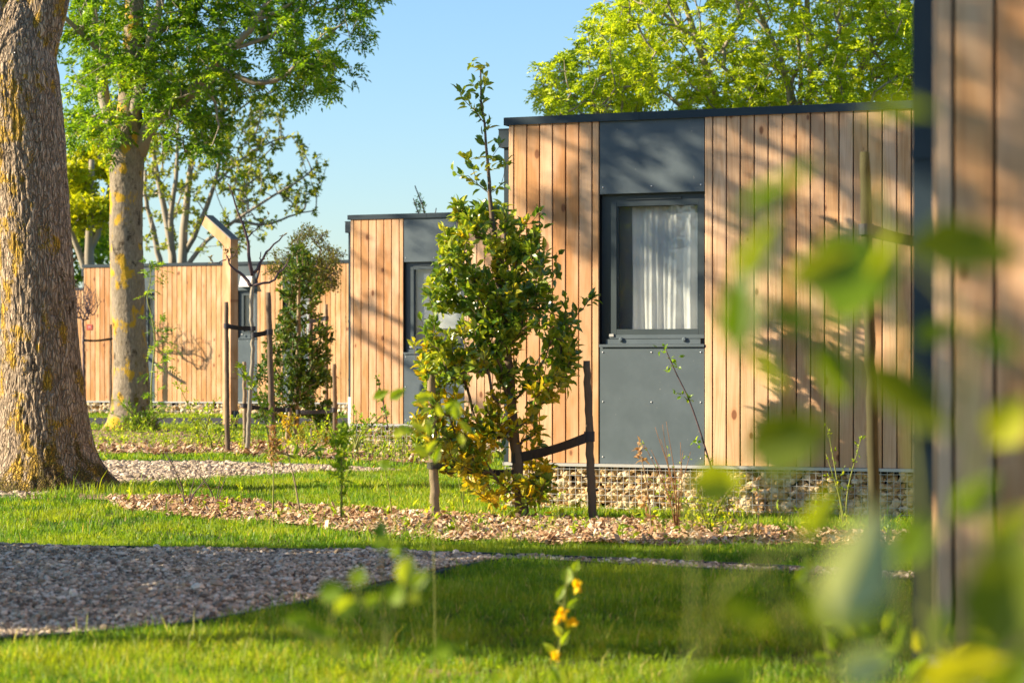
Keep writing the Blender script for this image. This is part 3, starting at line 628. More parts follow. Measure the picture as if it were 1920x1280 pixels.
# connect targets to a skeleton by twigs
def connect(nodes, nrad, targets, rng, r0=.004, bias=.35, sub=3, bow=.12, maxr=.05):
    N = [np.array(nodes, float)]; par = [-1]*len(nodes); pos = list(np.array(nodes, float)); base = len(nodes)
    T = np.array(targets); A = np.array(nodes, float)
    d0 = np.array([np.min(np.linalg.norm(A-t, axis=1)) for t in T]); order = np.argsort(d0)
    buf = np.zeros((len(nodes)+len(T)*sub, 3)); buf[:base] = A; cnt = base; parr = np.full(len(buf), -1); tipi = np.zeros(len(T), int)
    dirs = np.zeros((len(T), 3)); paths = []
    for ti in order:
        t = T[ti]; q = buf[:cnt]; dd = np.linalg.norm(q-t, axis=1); low = q[:, 2]-t[2]
        sc = dd*(1+bias*np.clip(low/(dd+1e-6), -1, 1)); k = int(np.argmin(sc)); a = buf[k]; L = dd[k]
        b = rng.normal(0, bow*L, 3); b[2] -= bow*L*.6; ch = [k]
        for s in range(1, sub+1):
            f = s/sub; buf[cnt] = a+(t-a)*f+b*4*f*(1-f)*.5; parr[cnt] = ch[-1]; ch.append(cnt); cnt += 1
        tipi[ti] = cnt-1; dirs[ti] = t-buf[ch[-2]]; paths.append(ch)
    w = np.zeros(cnt); 
    for ti in range(len(T)): w[tipi[ti]] += 1
    for i in range(cnt-1, base-1, -1): w[parr[i]] += w[i]
    r = np.minimum(r0*np.maximum(w, 1)**.45, maxr)
    m = MB()
    for ch in paths:
        rr = r[ch].copy(); rr[0] = min(rr[0], rr[1]*1.15) ; m.tube(buf[ch], rr, 5 if rr.max() > .012 else 4, False)
    return m, nrm(dirs+1e-6)
def limbs(L, D, k, m, n=14, sides=8):
    """L: list of (pts [(px,py,dD)], radii px). adds tubes, returns nodes"""
    nodes = []
    for pts, rad in L:
        w = curve([P(a, b, D+c) for a, b, c in pts], n); rr = np.interp(np.linspace(0, 1, n), np.linspace(0, 1, len(rad)), rad)/k
        w[1:-1] += R.normal(0, .012, w[1:-1].shape)*min(1, 1.5)
        m.tube(w, rr, sides); nodes += list(w)
    return nodes
def sample_crown(poly, D, depth, n, rng, cl=1.2, seed=3, thr=-.1, top=None):
    """points in 3D whose silhouette follows a crown outline given at distance D; depth profile elliptical"""
    poly = np.array(poly, float); out = []; x0, y0 = poly.min(0); x1, y1 = poly.max(0)
    while len(out) < n:
        a = rng.uniform(x0, x1, 4000); b = rng.uniform(y0, y1, 4000); k = inpoly(a, b, poly); a, b = a[k], b[k]
        dz = rng.uniform(-1, 1, len(a))*depth; q = np.stack([(a-960)/FPX*D, D+dz, EYE-(b-HZ)/FPX*D], -1)
        k = fbm(q*cl, 2, seed) > thr; out += list(q[k])
    return np.array(out[:n])

# T2 crown
m = MB()
L2 = [([(258,290,0),(285,232,-.1),(330,195,-.3),(372,160,-.5),(405,118,-.7),(440,85,-.9),(480,40,-1),(520,-30,-1.2)], [17,15,12,10,8,7,5,4]),
      ([(395,128,-.6),(435,138,-.7),(480,156,-.8),(520,150,-.9),(560,120,-.9),(600,80,-1),(640,45,-1)], [6,5.5,5,4,3,2,1.5]),
      ([(236,310,0),(215,250,.2),(195,180,.3),(182,90,.4),(172,0,.5),(160,-120,.6)], [13,12,11,9,8,6]),
      ([(246,240,0),(262,160,-.4),(285,70,-.8),(305,-20,-1.1),(320,-120,-1.4)], [12,10,8,7,5]),
      ([(242,180,0),(200,110,-.7),(150,60,-1.2),(110,20,-1.6),(80,-60,-2)], [8,6,5,4,3]),
      ([(250,120,0),(300,60,.8),(370,10,1.4),(430,-50,1.8)], [8,6,5,4]),
      ([(248,60,0),(230,-40,1.),(210,-150,1.6)], [8,6,4]),
      ([(440,90,-.9),(500,70,-.6),(560,30,-.4),(620,-5,-.2),(670,-20,0)], [4,3.5,3,2,1.5]),
      ([(480,40,-1),(540,10,-1.3),(600,-40,-1.5)], [4,3,2]),
      ([(372,160,-.5),(400,190,-.8),(410,240,-1.)], [3,2.5,2])]
nodes = limbs(L2, D2, k2, m); nodes += [tuple(q) for q in c2c[::20] if q[2] > 4.2]
CR2 = [(105,-160),(108,60),(118,200),(122,255),(150,275),(190,262),(215,290),(235,312),(262,290),(275,262),(300,235),(315,262),(340,290),(378,268),(400,300),(425,312),(432,280),(412,240),(440,200),(475,165),(520,170),(545,172),(558,160),(580,150),(608,175),(624,192),(634,165),(622,140),(640,120),(655,145),(672,125),(668,100),(648,80),(682,70),(690,45),(680,20),(700,5),(720,-60),(640,-160)]
tg = sample_crown(CR2, D2, 2.2, 1250, R, 1.7, 77, .07)
tg = tg[np.argsort(tg[:, 2])]
mc, dr = connect(nodes, None, tg, R, .0055, .1, 3, .1, .035)
m.add(np.concatenate(mc.v), [np.concatenate(x) for x in mc.f.values()])
m.build('branches', M['twigg'], t2, True)
V, F, r = ash_leaves(tg, dr, 6, .23, .108, .042, R)
nmesh('foliage', V, F, M['ash'], t2, attrs={'rnd': r})
# epicormic shoot on T2 low
def offs(o): o['_off'] = list(o.location)

def plant(name, label, cat, D, leader, rpx, poly, depth, n, leaf, mats, group=None, bias=.5, r0=.0025, maxr=.02, cl=3., thr=-.2, sides=8, ybase=None, extra=None, bow=.1, seed=5, tw='twig', jit=.004, tw2=None):
    k = FPX/D; loc = P(leader[0][0], leader[0][1], D)
    root = thing(name, label, cat, loc, 0, group); root['_off'] = list(root.location)
    lead = [P(q[0], q[1], D+(q[2] if len(q) > 2 else 0)) for q in leader]; w = curve(lead, 40); w[1:-1] += R.normal(0, jit, w[1:-1].shape)
    m = MB(); rr = np.interp(np.linspace(0, 1, 40), np.linspace(0, 1, len(rpx)), rpx)/k; m.tube(w, rr, sides); m.build('trunk' if rpx[0]/k > .014 else 'stem', M[tw], root, True)
    nodes = list(w[3:])
    if extra:
        m2 = MB(); nodes += limbs(extra, D, k, m2, 10, 6)
    else: m2 = MB()
    tg = sample_crown(poly, D, depth, n, R, cl, seed, thr) if not callable(poly) else poly()
    if n: 
        mc, dr = connect(nodes, None, tg, R, r0, bias, 3, bow, maxr); m2.add(np.concatenate(mc.v), [np.concatenate(x) for x in mc.f.values()])
    if m2.n: m2.build('branches', M[tw2 or tw], root, True)
    if leaf and n: leaf(tg, dr, root)
    return root, w
def slv(per, L, W, mat, shape='ovate', spread=.8, droop=0, rad=.04, rndf=None):
    def f(tg, dr, root):
        V, F, r = simple_leaves(tg, dr, per, L, W, R, shape, rad, spread, droop, None if rndf is None else rndf(tg))
        nmesh('foliage', V, F, M[mat], root, attrs={'rnd': r})
    return f
V, F, r = leaves(WEED[0], WEED[1], R.normal(0, .4, WEED[0].shape)+[0, 0, 1], R.uniform(.018, .042, len(WEED[0])), R.uniform(.012, .024, len(WEED[0])), 'ovate')
tag(nmesh('lawn_weeds', V, F, M['young'], attrs={'rnd': r*.5}), 'clover and small broad leaved weeds patching the lawn', 'weeds', kind='stuff')
mm_ = MB(); tp_ = []; dp_ = []
for poly_, num_, hh_ in ((MULCH2, 150, .45), (MULCH1, 70, .22), (gpoly([(640,845),(900,868),(900,890),(650,872)]), 80, .5), (SOIL1, 50, .35)):
    xx_, yy_ = scatter(poly_, 30, R); pick = R.permutation(len(xx_))[:num_]
    for q in pick:
        h_ = hh_*R.uniform(.4, 1.2); b_ = np.array([xx_[q], yy_[q], float(H(xx_[q], yy_[q]))]); e_ = b_+[R.normal(0, .25)*h_, R.normal(0, .25)*h_, h_]; c_ = curve([b_, (b_+e_)/2+[R.normal(0, .05)*h_, 0, 0], e_], 6); mm_.tube(c_, np.linspace(.005, .002, 6)*(.6 if hh_ < .3 else 1), 4, False)
        for f_ in R.uniform(.15, 1, 9): tp_.append(b_+(e_-b_)*f_); dp_.append(R.normal(0, 1, 3)+[0, 0, .4])
ug = mm_.build('undergrowth', M['stem']); tag(ug, 'wispy weeds and seedlings sprouting through the mulch beds', 'weeds', kind='stuff')
V, F, r = leaves(np.array(tp_), np.array(dp_), R.normal(0, .5, (len(tp_), 3))+[0, 0, 1], R.uniform(.03, .085, len(tp_)), R.uniform(.015, .04, len(tp_)), 'ovate'); nmesh('leaves', V, F, M['young'], ug, attrs={'rnd': r})
# ---- the leafy young tree in front of the curtained cabin
def elong(rows):  # rows: (y, xl, xr) -> polygon
    return [(a[1], a[0]) for a in rows]+[(a[2], a[0]) for a in rows[::-1]]
rows = [(128,892,908),(150,868,925),(180,858,922),(205,880,925),(260,882,915),(330,895,920),(385,850,945),(420,830,1005),(455,828,1012),(500,815,1020),(560,800,1045),(600,800,1075),(650,790,1080),(700,785,1075),(730,790,1075),(760,785,1010),(800,775,1000),(850,785,1030),(880,830,1040),(915,885,1040),(945,925,1015)]
def split_leaf(tg, dr, root):
    z = tg[:, 2]; low = (z < 1.15) & (R.random(len(z)) < .5) | (R.random(len(z)) < .06)
    for msk, mt in ((~low, 'laurel'), (low, 'laurely')):
        if msk.sum():
            V, F, r = simple_leaves(tg[msk], dr[msk], 8, .088, .052, R, 'ovate', .05, .75, .0)
            nmesh('foliage', V, F, M[mt], root, attrs={'rnd': r})
def dens_crown():
    a = sample_crown(elong(rows), 20.9, .33, 1200, R, 3.6, 8, .035)
    # upper leader: thin
    zt = EYE-(380-HZ)/FPX*20.9; b = a[(a[:, 2] < zt)]; zl = EYE-(720-HZ)/FPX*20.9
    keep = (b[:, 2] > zl) | (R.random(len(b)) < .6); b = b[keep]
    # trunk gap
    ext = [P(*q, 20.9+dd) for q, dd in [((905,125),0),((898,145),0),((880,155),.03),((912,160),0),((903,180),.02),((862,172),0),((868,185),0),((895,215),0),((915,235),.03),((890,205),0),((903,262),0),((860,290),0),((920,300),0),((878,330),.02),((925,318),0),((940,345),0),((850,325),0),((880,300),0),((895,345),0),((950,302),0),
        ((1105,560),0),((1085,585),.02),((1060,600),0),((1010,400),0),((1015,430),0),((1000,450),0),((1020,470),0),((1045,480),0),((1045,515),0),((1112,553),0),((1060,560),0),((780,640),0),((790,600),0),((785,745),0),((1075,650),0),((1065,730),0),((940,270),0)]]
    return np.concatenate([b, np.array(ext)])
plant('young_tree', 'leafy young tree tallest in the mulch strip, dark glossy leaves yellowing low down', 'tree', 20.9,
      [(980,978),(974,900),(964,810),(957,720),(950,640),(940,560),(930,480),(922,400),(915,320),(908,240),(902,180),(901,122)], [14,11,10,9,8,7,6,5,3.5,2.5,2,1.2],
      dens_crown, .33, 1, split_leaf, None, bias=.6, r0=.0022, maxr=.012, tw='stake')
# fallen yellow leaves
x = R.normal(-.25, .6, 260); y = R.normal(20.6, .5, 260)
V, F, r = leaves(np.c_[x, y, np.full(260, .035)], R.normal(0, 1, (260, 3))*[1, 1, .15], R.normal(0, .4, (260, 3))+[0, 0, 1], .06, .03, 'ovate')
tag(nmesh('fallen_leaves', V, F, M['yleaf'], attrs={'rnd': r}), 'yellow fallen leaves under the leafy young tree', 'leaves', kind='stuff')

# ---- stakes with ties
def stake(label, top, bot, D, w, mat='stake', ties=(), group='timber tree stakes with black ties'):
    a, b = P(*top, D), P(*bot, D); k = FPX/D; loc = b.copy(); root = thing('tree_stake', label, 'stake', loc, 0, group); root['_off'] = list(root.location)
    n = 24; p = a+(b-a)*np.linspace(0, 1, n)[:, None]; p[1:-1] += R.normal(0, .0025, p[1:-1].shape); p[-1, 2] -= .05
    r = w/2/k*np.interp(np.linspace(0, 1, n), [0, 1], [.92, 1.08])*(1+R.normal(0, .035, n)); r[0] *= .9
    m = MB(); m.tube(p, r, 12); m.build('post', M[mat], root, True)
    for (x0, y0, x1, y1, h, dD) in ties:
        A, B = P(x0, y0, D), P(x1, y1, D+dD); d = B-A; L = np.linalg.norm(d); hh = h/2/k; m = MB(); nn = 14
        side = np.cross(nrm(d), [0, 0, 1.]); 
        for sg in (1, -1):
            q = A+d*np.linspace(0, 1, nn)[:, None]; tt = np.linspace(0, 1, nn); bul = side*(sg*(.035*(1-tt)+.018))[:, None] if False else side[None]*(sg*(.038-.012*tt))[:, None]
            q = q+bul; q[:, 2] -= .03*L*np.sin(tt*math.pi); tw = np.sin(tt*math.pi)*.5*sg
            u = np.stack([side[0]*np.sin(tw), side[1]*np.sin(tw), np.cos(tw)], -1)*hh; th = side*.002
            Vv = np.stack([q-u-th, q-u+th, q+u+th, q+u-th], 1).reshape(-1, 3); i = np.arange(nn-1)[:, None]*4; j = np.arange(4)[None]; kk = (j+1) % 4
            m.add(Vv, [np.stack([i+j, i+kk, i+4+kk, i+4+j], -1).reshape(-1, 4), np.array([(0,1,2,3)]), np.array([(3,2,1,0)])+(nn-1)*4])
        th = np.linspace(0, 2*math.pi, 17)
        for cc_, rr_ in ((A, w/2/k+.008), (B, .042)):
            ring = np.stack([cc_[0]+np.cos(th)*rr_, cc_[1]+np.sin(th)*rr_], -1); Vv = []
            for z in (-hh, hh): Vv += [(q[0], q[1], cc_[2]+z) for q in ring]
            Vo = [(cc_[0]+np.cos(q)*(rr_+.004), cc_[1]+np.sin(q)*(rr_+.004), cc_[2]+z) for z in (-hh, hh) for q in th]
            jj = np.arange(16); m.add(np.array(Vv+Vo), [np.stack([jj, jj+1, jj+18, jj+17], -1), np.stack([jj+34, jj+35, jj+52, jj+51], -1), np.stack([jj+17, jj+18, jj+52, jj+51], -1)])
        tb = m.build('tie', M['tie'], root)
        mm = MB(); c_ = A-np.array([0, w/2/k+.012, 0]); mm.tube([c_+[0, .004, 0], c_, c_-[0, .003, 0]], [.012, .012, .006], 10); mm.build('nail_head', M['screw'], tb)
    return root
stake('dark stake right of the leafy young tree with a wide black tie', (1100,676), (1112,984), 20.8, 15, 'stake', [(1105,818,968,858,19,.1)])
stake('pale stake left of the leafy young tree, half hidden in its leaves', (808,700), (816,968), 20.7, 17, 'stakel', [(812,872,970,886,12,.2)])
D5 = 36.3
stake('tall thin stake left of the bare young tree, tied across to it', (424,566), (427,854), D5, 9, 'stake', [(425,611,474,616,9,0)])
stake('tall stake right of the bare young tree, tied across to it', (503,548), (512,856), D5, 11, 'stake', [(505,622,476,628,10,0)])
stake('short pale stake behind the bare young tree', (458,678), (460,846), 37.5, 8, 'stakel', [(458,760,540,768,8,0)])
stake('thin dark stake behind the columnar shrub by the cabin wall', (612,570), (613,835), 41., 6, 'stake', [(612,596,575,603,7,.2)])
stake('short dark stake right of the columnar shrub', (627,682), (629,832), 39., 8.5, 'stake', [(627,768,560,772,8,.2)])
stake('thin stake beside the wall tree of the long cabin', (208,608), (208,778), 56., 4.2, 'stake', [(208,635,158,638,4,-.6)])
stake('tall blurred stake before the near cabin corner with a tie going right', (1621,285), (1643,1108), 14.6, 21, 'staked', [(1624,430,1760,458,20,.2)])
stake('thin stake at the far left edge of the photo', (2,620), (2,778), 56., 5, 'stake')

# ---- bare young tree between stakes
ex = [([(474,536,0),(450,515,0),(428,490,-.1),(424,478,-.1)], [4,3,2,1.2]), ([(424,487,0),(405,495,0),(392,480,0)], [1.2,1,.7]),
      ([(474,534,0),(505,526,0),(530,508,0),(545,480,0)], [3,2.4,1.8,1]),
      ([(474,517,0),(466,480,0),(460,430,0),(450,405,0),(440,375,0),(428,345,0)], [4,3.2,2.6,2,1.6,1]),
      ([(476,512,0),(492,490,0),(505,468,0),(524,446,0),(538,438,0)], [3,2.4,2,1.4,.8]),
      ([(482,530,0),(487,500,0),(489,472,0)], [2,1.5,.8]), ([(463,446,0),(480,430,0),(498,410,0)], [1.5,1,.7]), ([(458,420,0),(457,400,0)], [1,.6]), ([(430,490,0),(434,478,.1),(432,465,.1)],[1.2,1,.6])]
def bt():
    return np.array([P(*q, D5) for q in [(424,472),(430,462),(438,466),(444,470),(395,484),(400,478),(432,350),(505,405),(532,440),(545,470),(440,480),(420,465),(448,462)]])
plant('young_tree', 'bare young tree with dark forked twigs tied between two tall stakes', 'tree', D5, [(463,856),(466,800),(470,720),(474,660),(472,600),(471,570),(474,534),(475,512)], [5.2,4.6,4.2,4,3.8,3.6,3.8,3], bt, .2, 1,
      slv(4, .07, .028, 'fine', droop=.5), None, extra=ex, tw='twigg', tw2='twigd', r0=.003)
# recolour the stem grey
# ---- columnar evergreen
rows = [(462,548,566),(490,538,590),(515,520,602),(545,526,608),(570,534,590),(590,528,600),(610,508,616),(640,492,632),(665,500,614),(690,482,626),(720,470,634),(745,492,622),(770,478,640),(800,496,618),(828,525,632)]
plant('columnar_shrub', 'dense columnar evergreen shrub with glossy leaves right of the bare young tree', 'shrub', 39.8, [(556,840),(556,760),(558,680),(560,600),(560,520),(558,468)], [6,5,4.5,4,3,1.5], elong(rows), .42, 900,
      slv(7, .088, .050, 'evergreen', spread=.85, rad=.06), None, bias=.5, r0=.003, maxr=.012, cl=3.5, thr=-.0)
plant('columnar_shrub', 'low yellowing shoots at the foot of the columnar evergreen', 'shrub', 39.2, [(538,842),(540,800),(545,765)], [5,4,3], elong([(775,500,590),(800,505,620),(835,510,610)]), .35, 50,
      slv(5, .07, .04, 'laurely'), None, r0=.003, maxr=.01)
# ---- round crowned fine tree behind
CRF = [(505,492),(515,462),(532,458),(540,432),(556,436),(566,416),(584,420),(596,438),(612,430),(622,448),(640,455),(652,482),(634,490),(646,512),(628,522),(634,545),(606,536),(590,552),(560,535),(535,528),(520,510),(498,515)]
plant('ornamental_tree', 'small round crowned tree with fine reddish twigs above the columnar evergreen', 'tree', 42., [(586,838),(585,760),(582,680),(583,600),(581,545),(580,520)], [5,4.5,4,4,4,3.5], CRF, .65, 380,
      slv(15, .052, .026, 'finel', 'diamond', 1.1, .15, .10), None, bias=.25, r0=.0035, maxr=.018, cl=4, thr=-.02, tw='twigd')
# ---- bare ball crowned tree at long cabin
zc = P(158, 560, 57.5)
plant('ornamental_tree', 'small bare tree with a ball of twigs left on the long cabin wall', 'tree', 55.6, [(157,782),(157,720),(157,650),(156,600)], [4,3,2.6,2.4], [(118,575),(125,545),(142,528),(165,530),(182,545),(188,570),(175,590),(158,600),(138,595)], .55, 380, None, None, bias=.6, r0=.0035, maxr=.016, cl=2, thr=-.6, tw='twigd')
# ---- sparse background trees
D3 = 75.; k3 = FPX/D3
t3 = thing('background_tree', 'sparse many stemmed tree behind the long cabin, light between its clustered leaves', 'tree', P(335, 760, D3)); offs(t3)
m = MB(); L3 = [([(330,765,0),(328,600,0),(325,500,0),(310,400,0),(290,300,0),(285,220,0),(290,140,0)], [11,10,9,7,5,4,3]),
 ([(338,700,0),(342,520,.3),(345,440,.5),(352,360,.6),(362,280,.8),(372,200,1)], [13,12,9,7,5,3]),
 ([(343,480,.5),(375,420,.2),(400,350,0),(415,280,0),(420,210,0)], [6,5,4,3,2]),
 ([(300,500,-.3),(290,440,-.5),(275,380,-.6),(272,320,-.8)], [6,5,4,3]),
 ([(345,510,0),(385,455,-.5),(440,415,-1),(500,375,-1.2),(560,340,-1.5),(595,310,-1.5)], [5,4,3.4,2.6,2,1.2]),
 ([(440,415,-1),(500,420,-.5),(560,400,0),(590,395,0)], [3,2.5,2,1]),
 ([(360,300,.8),(410,240,.4),(470,190,0),(520,170,0)], [4,3,2,1.2]),
 ([(400,350,0),(450,300,.6),(510,265,1),(560,255,1)], [3,2.4,1.8,1.1]), ([(326,500,0),(320,420,-.6),(330,330,-1),(335,230,-1)], [6,5,4,2])]
nodes = limbs(L3, D3, k3, m)
CR3 = [(268,160),(300,130),(360,120),(430,150),(480,160),(530,175),(540,210),(520,240),(570,262),(600,290),(618,300),(600,340),(590,400),(560,410),(520,440),(480,470),(440,482),(420,460),(400,480),(370,470),(350,440),(330,470),(290,470),(268,420),(268,300)]
tg = sample_crown(CR3, D3, 2.2, 560, R, 1.1, 19, .0); mc, dr = connect(nodes, None, tg, R, .009, .45, 3, .14, .05); m.add(np.concatenate(mc.v), [np.concatenate(x) for x in mc.f.values()])
m.build('branches', M['twigg'], t3, True)
V, F, r = simple_leaves(tg, dr, 10, .17, .12, R, 'maple', .10, .9, .35); nmesh('foliage', V, F, M['plane'], t3, attrs={'rnd': r})
# yellow-green tree left, behind
def bgtree(label, D, poly, n, trunk_, per, L, W, mat, depth, extra, cl=.8, thr=-.1, r0=.01, seed=4, ash=None, wood='twigg'):
    k = FPX/D; t = thing('background_tree', label, 'tree', P(trunk_[0][0], trunk_[0][1], D)); offs(t); m = MB()
    nodes = limbs([([(a, b, 0) for a, b in trunk_], [15, 12, 9, 5])]+extra, D, k, m)
    tg = sample_crown(poly, D, depth, n, R, cl, seed, thr); mc, dr = connect(nodes, None, tg, R, r0, .35, 3, .12, .06); m.add(np.concatenate(mc.v), [np.concatenate(x) for x in mc.f.values()])
    m.build('branches', M[wood], t, True)
    if ash: V, F, r = ash_leaves(tg, dr, *ash, R)
    else: V, F, r = simple_leaves(tg, dr, per, L, W, R, 'ovate', L*.9, .9, .1)
    nmesh('foliage', V, F, M[mat], t, attrs={'rnd': r}); return t
bgtree('bright yellow green tree seen between the two big trunks', 82., [(110,300),(125,235),(160,225),(200,232),(225,260),(235,330),(225,400),(180,430),(150,425),(110,440)], 900, [(165,760),(165,600),(168,450),(172,300)], 14, .2, .12, 'yellow', 2.5, [([(166,520,0),(130,420,0),(120,330,0)], [7,5,3]), ([(166,480,0),(195,400,0),(215,300,0)], [7,5,3])])
bgtree('darker green tree low between the two big trunks', 90., [(90,400),(130,385),(170,390),(212,400),(212,470),(200,492),(165,520),(110,560),(60,600),(-40,560),(-60,450)], 900, [(120,780),(120,650),(122,520),(125,430)], 14, .22, .13, 'ash', 3., [([(120,600,0),(60,520,0),(0,480,0)], [7,5,3])])
# big ash behind the curtained cabin
D6 = 46.; L6 = [([(1400,560,0),(1390,420,0),(1370,300,0),(1340,180,0),(1300,60,0),(1260,-60,0)], [16,15,12,9,6,4]),
  ([(1505,600,1),(1508,420,1),(1512,250,1),(1518,150,1),(1516,60,1),(1510,-80,1)], [14,12,9,7.5,6,4]),
  ([(1500,240,.6),(1470,130,.2),(1440,60,0),(1410,0,0),(1370,-70,0)], [7,6,5,4,3]),
  ([(1395,420,0),(1480,230,-.8),(1460,100,-1),(1430,50,-1),(1400,20,-1)], [7,6,5,4,2]),
  ([(1380,350,0),(1410,180,-1),(1360,130,-1.2),(1310,80,-1.4),(1270,40,-1.5)], [7,5,4,3,1.5]),
  ([(1370,320,0),(1290,215,.5),(1255,180,.6),(1200,150,.8),(1150,120,1)], [7,5,4,3,2]),
  ([(1370,330,0),(1250,260,-.6),(1150,215,-1),(1080,180,-1),(1020,155,-1)], [6,5,4,2.5,1]),
  ([(1512,260,1),(1590,160,.5),(1640,90,.2),(1690,20,0),(1720,-60,0)], [7,6,5,4,3]),
  ([(1512,300,1),(1600,220,1.5),(1700,190,2),(1800,150,2)], [7,5,4,3]),
  ([(1500,200,1),(1500,100,0),(1480,0,0)], [5,4,3])]
bgtree('large bright spring green ash towering behind the curtained cabin', D6, [(1012,235),(1010,195),(1005,150),(1020,135),(1040,140),(1050,100),(1085,85),(1110,60),(1125,20),(1150,-30),(1200,-120),(1850,-120),(1900,60),(1880,260),(1300,262),(1060,262)], 2300, [(1450,760),(1448,640),(1445,560),(1440,480)], 0, 0, 0, 'ashy', 2.6, L6, 1.4, -.06, .006, 14, (6, .21, .10, .038))
# twig sprigs above second cabin roof
plant('tall_shrub', 'few budding twigs poking above the second cabin roof', 'shrub', 48., [(800,640),(802,500),(796,400),(778,348)], [3,2.4,2,1],
      [(782,352),(790,360),(800,390),(806,400),(815,400),(812,388),(822,392),(824,402),(780,402),(774,380)], .2, 26, slv(4, .05, .03, 'ash', rad=.05), None, r0=.003, extra=[([(802,500,0),(786,410,0),(775,372,0)], [2,1.6,.8]), ([(802,480,0),(814,420,0),(818,390,0)], [2,1.4,.8])], tw='twigd')

# ------------------------------------------------------------------ timber lamp post with bent arm
D7 = 47.; k7 = FPX/D7; b = P(432, 800, D7); root = thing('lamp_post', 'square timber lamp post, arm bent up to the left, behind the bare young tree', 'lamp', (b[0], b[1], .09), math.radians(-38))
hw = .105; top = P(432, 452, D7)[2]-.09
m = MB(); m.box(-hw, hw, -hw, hw, .10, top-.06)
V = []
z2 = top-.06
el = [(-hw, z2), (hw, z2), (hw, top+.06), (-hw-.06, top-.02)]
m.build('post', M['timber'], root)
dx, dz = -.60, .42; nn = np.array([.42, .60])/math.hypot(.42, .6)*.0
A = np.array([(hw, z2), (hw, top+.03), (-.58, top+.50), (-.68, top+.33), (-hw, z2)])
V = [(x, y, z) for y in (-hw+.001, hw-.001) for x, z in A]; n = 5
m = MB(); m.add(V, [np.array([(0,1,2,3,4)]), np.array([(9,8,7,6,5)]), np.array([(k, k+5, (k+1) % 5+5, (k+1) % 5) for k in range(5)])]); m.build('arm', M['timber'], root)
m = MB(); A = np.array([(hw+.006, top+.022), (hw+.006, top+.052), (-.585, top+.527), (-.585, top+.507)]); A[3] = (-.585, top+.505)
V = [(x, y, z) for y in (-hw-.006, hw+.006) for x, z in A]; m.add(V, [np.array([(0,1,2,3)]), np.array([(7,6,5,4)]), np.array([(k, k+4, (k+1) % 4+4, (k+1) % 4) for k in range(4)])]); m.build('cap_strip', flat('weathered_cap', (.20, .215, .23), .85, .1), root)
m = MB(); m.box(-.09, .09, -.09, .09, -.02, .10); m.box(hw, hw+.06, -.06, .06, .20, .36); m.build('foot', M['trim'], root)

# ------------------------------------------------------------------ small plants of the beds
def sapling(label, base, htpx, mat, D=None, n=24, per=3, L=.06, W=.035, spread=.35, lean=0, name='sapling', shape='ovate', tw='stem', r=2., cat='plant', group='small plants in the mulch beds', low=.25, droop=0, nst=1, pts=None):
    if D is None: D = G(*base)[1]
    k = FPX/D; loc = P(*base, D); root = thing(name, label, cat, loc, 0, group); offs(root); m = MB(); nodes = []
    for s in range(nst):
        tx = base[0]+lean+(R.uniform(-1, 1)*spread*htpx if nst > 1 else 0); hh = htpx*(1 if s == 0 else R.uniform(.55, 1)); dd = R.normal(0, .08) if nst > 1 else 0
        q = curve([P(base[0]+R.uniform(-3, 3)*(nst > 1), base[1]+4, D), P(base[0]+(tx-base[0])*.3+R.uniform(-.03, .03)*htpx, base[1]-hh*.45, D+dd*.5), P(tx, base[1]-hh, D+dd)], 14)
        m.tube(q, np.linspace(r, r*.35, 14)/k, 5); nodes += list(q[int(14*low):])
    nodes = np.array(nodes)
    if n:
        i = R.integers(0, len(nodes), n); w_ = spread*htpx/k*.5; f = (nodes[i, 2]-nodes[:, 2].min())/(np.ptp(nodes[:, 2])+1e-6)
        off = R.normal(0, 1, (n, 3))*[1, 1, .45]*(w_*(1.05-.75*f))[:, None]*.6; off[:, 2] = np.abs(off[:, 2])*.6
        tg = nodes[i]+off; mc, dr = connect(nodes, None, tg, R, .0012 if D < 30 else .002, .4, 2, .1, .006); m.add(np.concatenate(mc.v), [np.concatenate(x) for x in mc.f.values()])
    m.build('stem', M[tw], root, True)
    if n and mat:
        V, F, r_ = simple_leaves(tg, dr, per, L, W, R, shape, L*.5, .7, droop); nmesh('leaves', V, F, M[mat], root, attrs={'rnd': r_})
    return root
sapling('wispy shrub with a long leafy stem leaning left over the lower grey panel', (1318,992), 110, 'young', n=60, per=3, L=.03, W=.018, spread=.9, nst=9, r=1.6)
sapling('thin dry stalks standing in front of the lower grey panel', (1270,1000), 210, 'young', n=30, per=3, L=.022, W=.014, spread=.25, nst=10, r=1.2, lean=-20, tw='dry', low=.1)
# leaning stem over the panel
D = 20.4; t = thing('sapling', 'single dark stem with few round leaf whorls leaning across the lower grey panel', 'plant', P(1385, 1030, D), 0, 'small plants in the mulch beds'); offs(t)
m = MB(); q = curve([P(*a, D) for a in [(1385,1030),(1365,960),(1335,880),(1310,800),(1290,745),(1268,700),(1248,655)]], 30); m.tube(q, np.linspace(2.4, 1., 30)*D/FPX, 6)
m.build('stem', M['twigd'], t, True); tg = np.array([P(*a, D) for a in [(1248,655),(1240,660),(1258,672),(1266,680),(1275,668),(1262,690),(1250,690),(1278,738),(1290,745),(1268,735),(1298,750),(1310,835),(1325,860),(1300,830)]])
V, F, r = simple_leaves(tg, R.normal(0, 1, tg.shape), 4, .05, .03, R, 'ovate', .02, .9); nmesh('leaves', V, F, M['ash'], t, attrs={'rnd': r})
sapling('brown withered shoot below the lower grey panel', (1222,1010), 180, 'dry', n=16, per=3, L=.055, W=.03, spread=.16, tw='twig', lean=-25, droop=.4)
sapling('bushy green weed in front of the gabion near the blurred leaves', (1330,1004), 120, 'yellow', n=70, per=3, L=.035, W=.022, spread=.7, nst=6)
